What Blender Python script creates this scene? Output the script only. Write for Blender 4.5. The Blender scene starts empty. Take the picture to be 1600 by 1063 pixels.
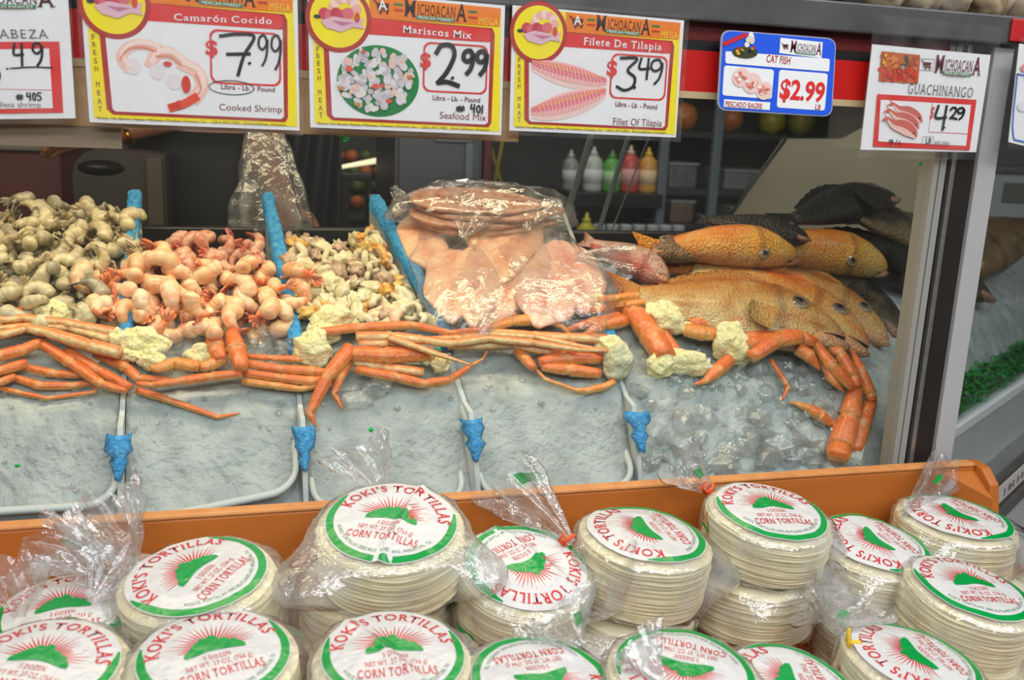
import bpy, bmesh, math, random
from mathutils import Vector, Matrix, noise
sin, cos, pi, rad = math.sin, math.cos, math.pi, math.radians
rnd = random.Random(11)
SC = bpy.context.scene
COL = SC.collection

# ------------------------------------------------------------------ camera
FPX = 1500.0
YAW, PITCH, ROLL = rad(16), rad(13), rad(2.5)
CAM = Vector((0, -1.25, 1.5))
R0 = Vector((cos(YAW), -sin(YAW), 0))
FW = Vector((sin(YAW) * cos(PITCH), cos(YAW) * cos(PITCH), -sin(PITCH)))
U0 = R0.cross(FW)
RT = cos(ROLL) * R0 + sin(ROLL) * U0
UP = -sin(ROLL) * R0 + cos(ROLL) * U0
def ray(px, py): return FW * FPX + RT * (px - 800) - UP * (py - 531.5)
def atY(px, py, y):
    r = ray(px, py); return CAM + r * ((y - CAM.y) / r.y)
def atZ(px, py, z):
    r = ray(px, py); return CAM + r * ((z - CAM.z) / r.z)
cam = bpy.data.objects.new('camera', bpy.data.cameras.new('camera')); COL.objects.link(cam)
cm = Matrix((RT, UP, -FW)).transposed().to_4x4(); cm.translation = CAM
cam.matrix_world = cm
cam.data.sensor_width = 36; cam.data.lens = 36 * FPX / 1600
cam.data.clip_start = .05
cam.data.dof.use_dof = True; cam.data.dof.focus_distance = 1.36; cam.data.dof.aperture_fstop = 5.0
SC.camera = cam

# ------------------------------------------------------------------ basics
def lin(c):
    r = []
    for v in c[:3]:
        v /= 255.0
        r.append(v / 12.92 if v <= .04045 else ((v + .055) / 1.055) ** 2.4)
    return (r[0], r[1], r[2], 1)
def mix3(a, b, t): return tuple(a[i] * (1 - t) + b[i] * t for i in range(3))
def clamp(v, a=0., b=1.): return max(a, min(b, v))
def sstep(a, b, x):
    t = clamp((x - a) / (b - a)); return t * t * (3 - 2 * t)

def new_mat(name):
    m = bpy.data.materials.new(name); m.use_nodes = True
    nt = m.node_tree; nt.nodes.clear()
    out = nt.nodes.new('ShaderNodeOutputMaterial')
    return m, nt, out
def node(nt, t, **kw):
    n = nt.nodes.new(t)
    for k, v in kw.items():
        if k.startswith('i_'): n.inputs[k[2:].replace('_', ' ')].default_value = v
        else: setattr(n, k, v)
    return n
def add_bump(nt, bsdf, scale, strength, dist=.004, detail=4, stretch=None):
    tc = node(nt, 'ShaderNodeTexCoord')
    src = tc.outputs['Object']
    if stretch:
        mp = node(nt, 'ShaderNodeMapping'); mp.inputs['Scale'].default_value = stretch
        nt.links.new(src, mp.inputs['Vector']); src = mp.outputs['Vector']
    n = node(nt, 'ShaderNodeTexNoise'); n.inputs['Scale'].default_value = scale; n.inputs['Detail'].default_value = detail
    nt.links.new(src, n.inputs['Vector'])
    b = node(nt, 'ShaderNodeBump'); b.inputs['Strength'].default_value = strength; b.inputs['Distance'].default_value = dist
    nt.links.new(n.outputs['Fac'], b.inputs['Height'])
    nt.links.new(b.outputs['Normal'], bsdf.inputs['Normal'])
    return b
def mat(name, col=(128, 128, 128), rough=.5, metal=0, spec=.5, var=None, bump=None, sss=0, attr=False, emit=None, stretch=None, coat=0):
    """var=(scale, amount, other colour); bump=(scale, strength, distance)"""
    m, nt, out = new_mat(name)
    b = node(nt, 'ShaderNodeBsdfPrincipled')
    b.inputs['Base Color'].default_value = lin(col)
    b.inputs['Roughness'].default_value = rough; b.inputs['Metallic'].default_value = metal
    b.inputs['Specular IOR Level'].default_value = spec
    if coat: b.inputs['Coat Weight'].default_value = coat; b.inputs['Coat Roughness'].default_value = .12
    if sss:
        b.inputs['Subsurface Weight'].default_value = sss
        b.inputs['Subsurface Radius'].default_value = (.012, .006, .004); b.inputs['Subsurface Scale'].default_value = .5
    csrc = None
    if attr:
        a = node(nt, 'ShaderNodeAttribute', attribute_name='Col'); csrc = a.outputs['Color']
    if var:
        tc = node(nt, 'ShaderNodeTexCoord'); src = tc.outputs['Object']
        if stretch:
            mp = node(nt, 'ShaderNodeMapping'); mp.inputs['Scale'].default_value = stretch
            nt.links.new(src, mp.inputs['Vector']); src = mp.outputs['Vector']
        n = node(nt, 'ShaderNodeTexNoise'); n.inputs['Scale'].default_value = var[0]; n.inputs['Detail'].default_value = 5
        nt.links.new(src, n.inputs['Vector'])
        mr = node(nt, 'ShaderNodeMapRange'); mr.inputs['From Min'].default_value = .35; mr.inputs['From Max'].default_value = .68
        mr.inputs['To Max'].default_value = var[1]
        nt.links.new(n.outputs['Fac'], mr.inputs['Value'])
        mx = node(nt, 'ShaderNodeMix', data_type='RGBA')
        mx.inputs[6].default_value = lin(col); mx.inputs[7].default_value = lin(var[2])
        if csrc: nt.links.new(csrc, mx.inputs[6])
        nt.links.new(mr.outputs[0], mx.inputs[0])
        csrc = mx.outputs[2]
    if csrc: nt.links.new(csrc, b.inputs['Base Color'])
    if emit:
        b.inputs['Emission Color'].default_value = lin(col); b.inputs['Emission Strength'].default_value = emit
    if bump: add_bump(nt, b, bump[0], bump[1], bump[2] if len(bump) > 2 else .004, stretch=stretch)
    nt.links.new(b.outputs[0], out.inputs['Surface'])
    return m
def film_mat(name, haze=.1, gloss=1.0, rough=.08, bump=(60, .5, .004), tint=(250, 250, 250), hazecol=(235, 238, 240), hnoise=25):
    m, nt, out = new_mat(name)
    tr = node(nt, 'ShaderNodeBsdfTransparent'); tr.inputs['Color'].default_value = lin(tint)
    gl = node(nt, 'ShaderNodeBsdfPrincipled')
    gl.inputs['Base Color'].default_value = (0, 0, 0, 1); gl.inputs['Roughness'].default_value = rough
    gl.inputs['Metallic'].default_value = 1; gl.inputs['Base Color'].default_value = (1, 1, 1, 1)
    df = node(nt, 'ShaderNodeBsdfDiffuse'); df.inputs['Color'].default_value = lin(hazecol)
    tl = node(nt, 'ShaderNodeBsdfTranslucent'); tl.inputs['Color'].default_value = lin(hazecol)
    dt = node(nt, 'ShaderNodeMixShader'); dt.inputs[0].default_value = .4
    nt.links.new(df.outputs[0], dt.inputs[1]); nt.links.new(tl.outputs[0], dt.inputs[2])
    fr = node(nt, 'ShaderNodeLayerWeight'); fr.inputs['Blend'].default_value = .5
    pw = node(nt, 'ShaderNodeMath', operation='POWER'); pw.inputs[1].default_value = 5
    nt.links.new(fr.outputs['Facing'], pw.inputs[0])
    ma = node(nt, 'ShaderNodeMath', operation='MULTIPLY_ADD'); ma.inputs[1].default_value = .8; ma.inputs[2].default_value = .045
    nt.links.new(pw.outputs[0], ma.inputs[0])
    mu = node(nt, 'ShaderNodeMath', operation='MULTIPLY', use_clamp=True); mu.inputs[1].default_value = gloss
    nt.links.new(ma.outputs[0], mu.inputs[0])
    if bump:
        b = add_bump(nt, gl, *bump)
        nt.links.new(b.outputs['Normal'], fr.inputs['Normal'])
    m1 = node(nt, 'ShaderNodeMixShader')
    if hnoise and haze:
        tc = node(nt, 'ShaderNodeTexCoord'); n = node(nt, 'ShaderNodeTexNoise'); n.inputs['Scale'].default_value = hnoise; n.inputs['Detail'].default_value = 5
        nt.links.new(tc.outputs['Object'], n.inputs['Vector'])
        mr = node(nt, 'ShaderNodeMapRange'); mr.inputs['From Min'].default_value = .4; mr.inputs['From Max'].default_value = .7
        mr.inputs['To Min'].default_value = haze * .4; mr.inputs['To Max'].default_value = haze * 2
        nt.links.new(n.outputs['Fac'], mr.inputs['Value']); nt.links.new(mr.outputs[0], m1.inputs[0])
    else: m1.inputs[0].default_value = haze
    nt.links.new(tr.outputs[0], m1.inputs[1]); nt.links.new(dt.outputs[0], m1.inputs[2])
    m2 = node(nt, 'ShaderNodeMixShader')
    nt.links.new(mu.outputs[0], m2.inputs[0]); nt.links.new(m1.outputs[0], m2.inputs[1]); nt.links.new(gl.outputs[0], m2.inputs[2])
    nt.links.new(m2.outputs[0], out.inputs['Surface'])
    return m
_ink = {}
def ink(r, g, b):
    k = (r, g, b)
    if k not in _ink: _ink[k] = mat('print_%d_%d_%d' % k, k, .45, spec=.3)
    return _ink[k]

# ------------------------------------------------------------------ objects
def link(o): COL.objects.link(o); return o
def tag(o, label=None, cat=None, group=None, kind=None):
    if label: o['label'] = label
    if cat: o['category'] = cat
    if group: o['group'] = group
    if kind: o['kind'] = kind
    return o
def thing(name, label, cat, loc=(0, 0, 0), group=None):
    o = link(bpy.data.objects.new(name, None)); o.location = loc; o.empty_display_size = .02
    return tag(o, label, cat, group)
class MB:
    """collects vertices (world or local), faces, per-face material slots and optional per-vertex colours"""
    def __init__(s): s.v = []; s.f = []; s.m = []; s.c = []
    def add(s, v, f, mi=0, c=None):
        b = len(s.v); s.v += [tuple(p) for p in v]; s.f += [tuple(i + b for i in q) for q in f]; s.m += [mi] * len(f)
        if c is not None: s.c += list(c)
        return s
    def box(s, lo, hi, mi=0):
        x0, y0, z0 = lo; x1, y1, z1 = hi
        return s.add([(x0, y0, z0), (x1, y0, z0), (x1, y1, z0), (x0, y1, z0), (x0, y0, z1), (x1, y0, z1), (x1, y1, z1), (x0, y1, z1)],
                     [(0, 3, 2, 1), (4, 5, 6, 7), (0, 1, 5, 4), (1, 2, 6, 5), (2, 3, 7, 6), (3, 0, 4, 7)], mi)
    def build(s, name, mats, parent=None, origin=None, smooth=True, bevel=0):
        me = bpy.data.meshes.new(name)
        if origin is None: origin = parent.location if parent else Vector((0, 0, 0))
        root = parent
        o3 = Vector(origin)
        me.from_pydata([tuple(Vector(p) - o3) for p in s.v], [], s.f)
        if not isinstance(mats, (list, tuple)): mats = [mats]
        for m in mats: me.materials.append(m)
        if len(mats) > 1: me.polygons.foreach_set('material_index', s.m)
        if s.c:
            a = me.color_attributes.new('Col', 'FLOAT_COLOR', 'POINT')
            flat = []
            for c in s.c: flat += list(c[:3]) + [1.0]
            a.data.foreach_set('color', flat)
        me.polygons.foreach_set('use_smooth', [smooth] * len(me.polygons))
        me.update()
        o = link(bpy.data.objects.new(name, me))
        if parent: o.parent = parent
        else: o.location = o3
        if bevel:
            md = o.modifiers.new('bevel', 'BEVEL'); md.width = bevel; md.segments = 2; md.limit_method = 'ANGLE'
        return o
def sub(name, mb, mats, part, **kw):
    """a sub-part: child of a part whose own origin equals its thing's"""
    root = part.parent
    o = mb.build(name, mats, None, origin=root.location, **kw); o.location = (0, 0, 0); o.parent = part
    return o
def catmull(P, n=6):
    P = [Vector(p) for p in P]
    if len(P) < 3: return P
    out = []
    for i in range(len(P) - 1):
        a = P[i - 1] if i else P[0] * 2 - P[1]; b = P[i]; c = P[i + 1]; d = P[i + 2] if i + 2 < len(P) else P[-1] * 2 - P[-2]
        for k in range(n):
            t = k / n
            out.append(.5 * ((2 * b) + (c - a) * t + (2 * a - 5 * b + 4 * c - d) * t * t + (3 * b - a - 3 * c + d) * t ** 3))
    out.append(P[-1]); return out
def interp(R, n):
    out = []
    for i in range(len(R) - 1):
        for k in range(n): out.append(R[i] + (R[i + 1] - R[i]) * k / n)
    out.append(R[-1]); return out
def tube(mb, P, R, n=10, flat=1., upv=Vector((0, 0, 1)), mi=0, colf=None, cap=True):
    """tube through P with radii R; the cross-section is flattened along upv; colf(t, ang) -> linear colour (ang 0 = along upv)"""
    P = [Vector(p) for p in P]; V = []; F = []; C = []
    N = len(P)
    for i in range(N):
        d = (P[min(i + 1, N - 1)] - P[max(i - 1, 0)])
        if d.length < 1e-9: d = Vector((1, 0, 0))
        d.normalize()
        u = upv - d * upv.dot(d)
        if u.length < .05: u = Vector((0, 1, 0)) - d * d.y
        u.normalize(); w = d.cross(u)
        for k in range(n):
            a = 2 * pi * k / n
            V.append(P[i] + u * (R[i] * flat * cos(a)) + w * (R[i] * sin(a)))
            if colf: C.append(colf(i / (N - 1), a))
    for i in range(N - 1):
        for k in range(n):
            k2 = (k + 1) % n
            F.append((i * n + k, i * n + k2, (i + 1) * n + k2, (i + 1) * n + k))
    if cap:
        F.append(tuple(range(n - 1, -1, -1))); F.append(tuple((N - 1) * n + k for k in range(n)))
    mb.add(V, F, mi, C if colf else None)
    return mb
_ico = {}
def ico(sub):
    if sub not in _ico:
        bm = bmesh.new(); bmesh.ops.create_icosphere(bm, subdivisions=sub, radius=1)
        _ico[sub] = ([v.co.copy() for v in bm.verts], [tuple(v.index for v in f.verts) for f in bm.faces]); bm.free()
    return _ico[sub]
def blob(mb, c, r, seed=0, amp=.25, freq=2., sub=3, mi=0, M=None, colf=None):
    """lumpy ball; r is a radius or three radii; M an optional rotation"""
    V, F = ico(sub)
    r = Vector(r) if isinstance(r, (tuple, list, Vector)) else Vector((r, r, r))
    out = []; C = []
    for p in V:
        k = 1 + amp * noise.noise(p * freq + Vector((seed * 7.13, seed * 3.37, .5))) * 1.6 + amp * .45 * noise.noise(p * freq * 2.7 + Vector((seed * 1.3, .3, 5.2)))
        q = Vector((p.x * r.x, p.y * r.y, p.z * r.z)) * k
        if M: q = M @ q
        out.append(Vector(c) + q)
        if colf: C.append(colf(p, k))
    mb.add(out, F, mi, C if colf else None); return mb
def lathe(mb, prof, n=24, c=(0, 0, 0), mi=0, M=None):
    V = []; F = []
    for (r, z) in prof:
        for k in range(n):
            a = 2 * pi * k / n; q = Vector((r * cos(a), r * sin(a), z))
            V.append((M @ q if M else q) + Vector(c))
    for i in range(len(prof) - 1):
        for k in range(n):
            k2 = (k + 1) % n; F.append((i * n + k, i * n + k2, (i + 1) * n + k2, (i + 1) * n + k))
    F.append(tuple(range(n - 1, -1, -1))); F.append(tuple((len(prof) - 1) * n + k for k in range(n)))
    mb.add(V, F, mi); return mb

# ------------------------------------------------------------------ lettering
_gl = {}; _adv = {}
def _raw(s, off):
    cu = bpy.data.curves.new('t', 'FONT'); cu.body = s; cu.size = 1; cu.offset = off; cu.resolution_u = 3
    ob = bpy.data.objects.new('t', cu)
    me = bpy.data.meshes.new_from_object(ob)
    V = [(v.co.x, v.co.y) for v in me.vertices]; F = [tuple(p.vertices) for p in me.polygons]
    bpy.data.objects.remove(ob); bpy.data.curves.remove(cu); bpy.data.meshes.remove(me)
    return V, F
def glyph(ch, bold=0., serif=False):
    k = (ch, bold, serif)
    if k in _gl: return _gl[k]
    if ch == ' ': _gl[k] = ([], [], .3); return _gl[k]
    V, F = _raw(ch, bold)
    Vi, _ = _raw('I', bold); Vc, _ = _raw(ch + 'I', bold)
    adv = max(v[0] for v in Vc) - max(v[0] for v in Vi)
    if serif and V:
        cnt = {}
        for f in F:
            for a, b in zip(f, f[1:] + f[:1]): cnt[(min(a, b), max(a, b))] = cnt.get((min(a, b), max(a, b)), 0) + 1
        top = max(v[1] for v in V); bot = min(v[1] for v in V)
        ext = []
        for (a, b), c in cnt.items():
            if c == 1 and abs(V[a][1] - V[b][1]) < .012:
                L = abs(V[a][0] - V[b][0]); y = V[a][1]
                if .02 < L < .3 and (abs(y - top) < .03 or abs(y - bot) < .03): ext.append((min(V[a][0], V[b][0]), max(V[a][0], V[b][0]), y, abs(y - top) < .03))
        V = list(V); F = list(F)
        for x0, x1, y, t in ext:
            y0, y1 = (y - .05, y) if t else (y, y + .05)
            e = .05
            for xa, xb in ((x0 - e, x0 - .0005), (x1 + .0005, x1 + e)):
                b = len(V); V += [(xa, y0), (xb, y0), (xb, y1), (xa, y1)]; F.append((b, b + 1, b + 2, b + 3))
        V = [(p[0] + .04, p[1]) for p in V]; adv += .085
    _gl[k] = (V, F, adv); return _gl[k]
CAPH = max(v[1] for v in _raw('H', 0)[0])
def text2d(s, bold=0., serif=False):
    """polygons of a line of text, cap height 1, starting at x = 0; returns verts, faces, width"""
    V = []; F = []; x = 0
    for ch in s:
        v, f, a = glyph(ch, bold, serif); b = len(V)
        V += [((p[0] + x) / CAPH, p[1] / CAPH) for p in v]; F += [tuple(i + b for i in q) for q in f]; x += a
    return V, F, x / CAPH
HAND = {
 '7': [[(0, .93), (.35, 1), (.72, .97), (.5, .5), (.36, 0)], [(.14, .5), (.62, .54)]],
 '9': [[(.62, .8), (.45, .98), (.15, .9), (.08, .65), (.3, .52), (.55, .65), (.64, .85), (.62, .5), (.5, .2), (.3, 0)]],
 '2': [[(.05, .78), (.2, .97), (.5, .98), (.6, .75), (.4, .35), (.12, .05)], [(.12, .05), (.4, .08), (.75, 0)]],
 '3': [[(.1, .97), (.7, .98), (.38, .62), (.66, .4), (.6, .12), (.3, 0), (.02, .1)]],
 '4': [[(.12, 1), (.05, .5), (.6, .52)], [(.55, 1), (.5, 0)]],
 '0': [[(.35, 1), (.08, .75), (.1, .2), (.35, 0), (.6, .25), (.6, .75), (.35, 1)]],
 '5': [[(.65, 1), (.15, .97), (.1, .58), (.45, .6), (.62, .3), (.4, .02), (.05, .08)]],
 '1': [[(.3, 1), (.28, 0)]],
 '#': [[(.25, .95), (.15, .05)], [(.55, .95), (.45, .05)], [(0, .68), (.7, .7)], [(0, .32), (.68, .34)]],
 '.': [[(.2, .05), (.23, .02)]],
}
class Art:
    """flat print on a card: 2D shapes in the card's own (x, z) metres, gathered per part, one material per colour"""
    def __init__(s, y, conv): s.y = y; s.conv = conv; s.parts = {}
    def put(s, part, V, F, col, layer):
        d = s.parts.setdefault(part, {'mb': MB(), 'mats': []})
        m = ink(*col)
        if m not in d['mats']: d['mats'].append(m)
        s.k = getattr(s, 'k', 0) + 1
        d['mb'].add([(p[0], s.y - .0006 - .0004 * layer - .000003 * s.k, p[1]) for p in V], F, d['mats'].index(m))
    def C(s, p): q = s.conv(*p); return (q.x, q.z)
    def poly(s, part, pts, col, layer=0):
        P = [s.C(p) for p in pts]; s.put(part, P, [tuple(range(len(P)))], col, layer)
    def rr_pts(s, a, b, r, n=5):
        (x0, z0), (x1, z1) = s.C(a), s.C(b); x0, x1 = sorted((x0, x1)); z0, z1 = sorted((z0, z1))
        if not r: return [(x0, z0), (x1, z0), (x1, z1), (x0, z1)]
        out = []
        for cx, cz, a0 in ((x1 - r, z0 + r, -90), (x1 - r, z1 - r, 0), (x0 + r, z1 - r, 90), (x0 + r, z0 + r, 180)):
            for k in range(n + 1):
                t = rad(a0 + 90 * k / n); out.append((cx + r * cos(t), cz + r * sin(t)))
        return out
    def rect(s, part, a, b, col, layer=0, r=0.):
        P = s.rr_pts(a, b, r); s.put(part, P, [tuple(range(len(P)))], col, layer)
    def frame(s, part, a, b, w, col, layer=0, r=.004):
        P = s.rr_pts(a, b, r or .0001); n = len(P); cx = sum(p[0] for p in P) / n; cz = sum(p[1] for p in P) / n
        x0 = min(p[0] for p in P); x1 = max(p[0] for p in P); z0 = min(p[1] for p in P); z1 = max(p[1] for p in P)
        kx = 1 - 2 * w / (x1 - x0); kz = 1 - 2 * w / (z1 - z0)
        Q = [(cx + (p[0] - cx) * kx, cz + (p[1] - cz) * kz) for p in P]
        s.put(part, P + Q, [(i, (i + 1) % n, n + (i + 1) % n, n + i) for i in range(n)], col, layer)
    def ell(s, part, c, rx, ry, col, layer=0, a0=0, n=28, tilt=0):
        x, z = s.C(c); k = abs(s.C((c[0] + 1, c[1]))[0] - x); V = []
        for i in range(n):
            a = 2 * pi * i / n; ex, ez = rx * k * cos(a), ry * k * sin(a)
            V.append((x + ex * cos(tilt) - ez * sin(tilt), z + ex * sin(tilt) + ez * cos(tilt)))
        s.put(part, V, [tuple(range(n))], col, layer)
    def ring(s, part, c, r, w, col, layer=0, a0=0, a1=360, n=40):
        x, z = s.C(c); k = abs(s.C((c[0] + 1, c[1]))[0] - x); V = []
        for i in range(n + 1):
            a = rad(a0 + (a1 - a0) * i / n)
            V += [(x + r * k * cos(a), z + r * k * sin(a)), (x + (r + w) * k * cos(a), z + (r + w) * k * sin(a))]
        s.put(part, V, [(2 * i, 2 * i + 1, 2 * i + 3, 2 * i + 2) for i in range(n)], col, layer)
    def line(s, part, pts, wpx, col, layer=0, smooth=True):
        P = [Vector((*s.C(p), 0)) for p in pts]; k = abs(s.C((pts[0][0] + 1, pts[0][1]))[0] - P[0].x)
        s.ribbon(part, P, wpx * k, col, layer, smooth)
    def ribbon(s, part, P, w, col, layer=0, smooth=True):
        if smooth: P = catmull(P, 6)
        V = []; n = len(P)
        for i, p in enumerate(P):
            d = (P[min(i + 1, n - 1)] - P[max(i - 1, 0)]); d = d.normalized() if d.length > 1e-9 else Vector((1, 0, 0))
            q = Vector((-d.y, d.x, 0)) * w * .5
            if i == 0: p = p - d * w * .35
            if i == n - 1: p = p + d * w * .35
            V += [(p.x + q.x, p.y + q.y), (p.x - q.x, p.y - q.y)]
        s.put(part, V, [(2 * i, 2 * i + 1, 2 * i + 3, 2 * i + 2) for i in range(n - 1)], col, layer)
    def text(s, part, st, a, b, hpx, col, layer=2, bold=0., serif=False):
        """st set on the base line from pixel a to pixel b, capitals hpx tall"""
        V, F, w = text2d(st, bold, serif)
        A = Vector(s.C(a)); B = Vector(s.C(b)); k = abs(s.C((a[0] + 1, a[1]))[0] - A.x)
        d = B - A; up = Vector((-d.y, d.x)).normalized() * hpx * k
        s.put(part, [tuple(A + d * (p[0] / w) + up * p[1]) for p in V], F, col, layer)
    def hand(s, part, ch, a, b, wpx, col=(20, 20, 24), layer=4):
        """a hand-drawn figure in the box from top-left pixel a to bottom-right pixel b"""
        A = s.C(a); B = s.C(b); k = abs(s.C((a[0] + 1, a[1]))[0] - A[0])
        for st in HAND[ch]:
            P = [Vector((A[0] + (B[0] - A[0]) * (x / .72), B[1] + (A[1] - B[1]) * y, 0)) for x, y in st]
            s.ribbon(part, P, wpx * k, col, layer, len(P) > 2)
    def build(s, root):
        for name, d in s.parts.items(): d['mb'].build(name, d['mats'], root, smooth=False)

# ------------------------------------------------------------------ shared materials
M_WHITEP = mat('white_plastic', (206, 211, 212), .35, var=(14, .25, (188, 196, 198)), bump=(60, .15, .002))
M_BLUE = mat('blue_foam', (34, 136, 214), .75, var=(150, .9, (90, 184, 230)), bump=(260, .9, .004))
M_STEEL = mat('brushed_steel', (190, 190, 190), .35, metal=.85, var=(8, .4, (150, 150, 152)), bump=(90, .1, .001), stretch=(1, 1, 14))
M_GREYMETAL = mat('grey_metal', (96, 96, 97), .4, metal=.35, var=(12, .7, (70, 70, 72)), bump=(40, .15, .002))
M_LTGREY = mat('light_grey_enamel', (176, 177, 178), .4, var=(9, .3, (160, 160, 162)))
M_DARK = mat('dark_panel', (38, 34, 32), .35, var=(7, .5, (52, 46, 42)))
M_BLACK = mat('black_plastic', (20, 20, 22), .4, var=(11, .4, (34, 34, 36)))
M_BAG = film_mat('clear_film', haze=.12, gloss=1.6, bump=(38, 1.0, .006))
M_BAG2 = film_mat('tight_clear_film', haze=.22, gloss=2.4, rough=.1, bump=(34, 1.0, .008), hnoise=16)
M_NECK = film_mat('gathered_clear_film', haze=.14, gloss=2.2, rough=.09, bump=(45, 1.0, .006), hnoise=40)
M_SLEEVE = film_mat('plastic_sleeve', haze=.05, gloss=1.0, bump=(14, .35, .003))
M_GLASS = film_mat('display_glass', haze=.004, gloss=.7, rough=.0, bump=None, hnoise=6, tint=(246, 250, 249))
M_ICE = mat('crushed_ice', (190, 193, 192), .3, spec=.5, var=(24, .85, (150, 157, 159)), bump=(95, .6, .007), sss=.3)
M_ICEB = film_mat('clear_ice_lumps', haze=.34, gloss=1.8, rough=.08, bump=(40, .9, .008), hnoise=30, hazecol=(218, 221, 221))
M_CLEARICE = film_mat('wet_clear_ice', haze=.16, gloss=1.6, rough=.06, bump=(70, 1, .006), hnoise=50)
M_FLESH = mat('wet_flesh', attr=True, rough=.26, spec=.6, var=(60, .3, (255, 244, 222)), bump=(110, .35, .003), sss=.18)
M_CRAB = mat('crab_shell', attr=True, rough=.3, spec=.55, var=(95, .5, (206, 84, 34)), bump=(170, .7, .003), coat=.25)
M_MEAT = mat('crab_meat', attr=True, rough=.5, var=(90, .35, (250, 240, 196)), bump=(120, 1.0, .008), sss=.15)
def scale_bump(m, sc):
    nt = m.node_tree; b = next(n for n in nt.nodes if n.type == 'BSDF_PRINCIPLED'); tc = node(nt, 'ShaderNodeTexCoord'); v = node(nt, 'ShaderNodeTexVoronoi'); v.inputs['Scale'].default_value = sc
    nt.links.new(tc.outputs['Object'], v.inputs['Vector']); bp = node(nt, 'ShaderNodeBump', invert=True); bp.inputs['Strength'].default_value = .75; bp.inputs['Distance'].default_value = .0035
    nt.links.new(v.outputs['Distance'], bp.inputs['Height']); nt.links.new(bp.outputs['Normal'], b.inputs['Normal'])
    old = b.inputs['Base Color'].links[0].from_socket; mr = node(nt, 'ShaderNodeMapRange'); mr.inputs['From Min'].default_value = .2; mr.inputs['From Max'].default_value = .75; mr.inputs['To Max'].default_value = .36
    nt.links.new(v.outputs['Distance'], mr.inputs['Value']); mx = node(nt, 'ShaderNodeMix', data_type='RGBA', blend_type='MULTIPLY'); mx.inputs[7].default_value = (.35, .27, .2, 1)
    nt.links.new(mr.outputs[0], mx.inputs[0]); nt.links.new(old, mx.inputs[6]); nt.links.new(mx.outputs[2], b.inputs['Base Color'])
M_FISH = mat('fish_skin', attr=True, rough=.36, spec=.45, var=(150, .3, (150, 86, 34)), bump=(190, 1, .005), coat=.15)
M_FISHD = mat('dark_fish_skin', attr=True, rough=.38, spec=.35, var=(210, .6, (14, 13, 12)), bump=(200, 1, .004), coat=.12)
scale_bump(M_FISH, 250); scale_bump(M_FISHD, 230)
M_EYE = mat('fish_eye', (124, 112, 98), .08, spec=.8, var=(60, .5, (30, 28, 26)), coat=.8)
M_EYERING = mat('fish_eye_ring', (150, 128, 96), .2, coat=.5)
exec_parts = []

# ------------------------------------------------------------------ the room
M_FLOOR = mat('floor_tiles', (120, 112, 104), .45, var=(3, .4, (100, 92, 86)))
M_WALL = mat('painted_wall', (74, 71, 67), .7, var=(2, .3, (60, 58, 55)))
M_CEIL = mat('ceiling_tiles', (205, 205, 200), .8)
def slab(name, lo, hi, m, label=None):
    o = MB().box(lo, hi).build(name, m, None, origin=((lo[0] + hi[0]) / 2, (lo[1] + hi[1]) / 2, lo[2]), smooth=False)
    tag(o, label, None, kind='structure'); return o
slab('floor', (-3.2, -3.7, -.1), (4.7, 3.8, 0), M_FLOOR)
slab('ceiling', (-3.2, -3.7, 3.0), (4.7, 3.8, 3.1), M_CEIL)
slab('wall_back', (-3.2, 3.6, 0), (4.7, 3.7, 3), M_WALL)
slab('wall_left', (-3.2, -3.6, 0), (-3.1, 3.6, 3), M_WALL)
slab('wall_right', (4.6, -3.6, 0), (4.7, 3.6, 3), M_WALL)
slab('wall_front', (-3.2, -3.7, 0), (4.7, -3.6, 3), mat('pale_front_wall', (120, 118, 114), .7))

# ------------------------------------------------------------------ the refrigerated case
M_BASIN = mat('basin_metal', (84, 96, 112), .4, metal=.3, var=(10, .5, (62, 72, 88)))
t = thing('display_case', 'long refrigerated seafood case with blue-grey basin behind the front glass', 'display case', (.3, .3, 0))
MB().box((-1.0, .012, .0), (1.112, .62, .925)).build('cabinet_body', M_LTGREY, t, smooth=False)
MB().box((-1.0, .02, .925), (.998, .62, .935)).build('basin_floor', M_BASIN, t, smooth=False)
MB().box((-1.0, .57, .935), (.99, .60, 1.285)).build('rear_sill', M_BLACK, t, smooth=False, bevel=.004)
MB().box((-1.0, -.004, .925), (1.0, .004, .955)).build('glass_channel', M_STEEL, t, smooth=False, bevel=.002)
g = MB().box((-1.0, -.003, .956), (.998, .003, 1.632)).build('front_glass', M_GLASS, t, smooth=False)
# corner post: cream double strip, black gasket, steel edge, dark face, pale grey outer face
p = thing('corner_post', 'upright end post of the case with dark face and pale grey outer strip', 'post', (1.06, 0, .93))
b = MB()
b.box((1.000, -.012, .93), (1.0095, .02, 1.634)); b.box((1.0115, -.012, .93), (1.0225, .02, 1.634)); b.build('cream_strip', mat('cream_enamel', (150, 149, 143), .4), p, smooth=False, bevel=.001)
MB().box((1.0225, -.006, .93), (1.030, .02, 1.634)).build('gasket', M_BLACK, p, smooth=False)
MB().box((1.030, -.014, .93), (1.0375, .02, 1.634)).build('steel_edge', M_STEEL, p, smooth=False, bevel=.001)
MB().box((1.0375, -.008, .93), (1.075, .02, 1.634)).build('dark_face', M_DARK, p, smooth=False)
MB().box((1.075, -.016, .93), (1.110, .03, 1.634)).build('outer_strip', M_LTGREY, p, smooth=False, bevel=.002)
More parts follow.
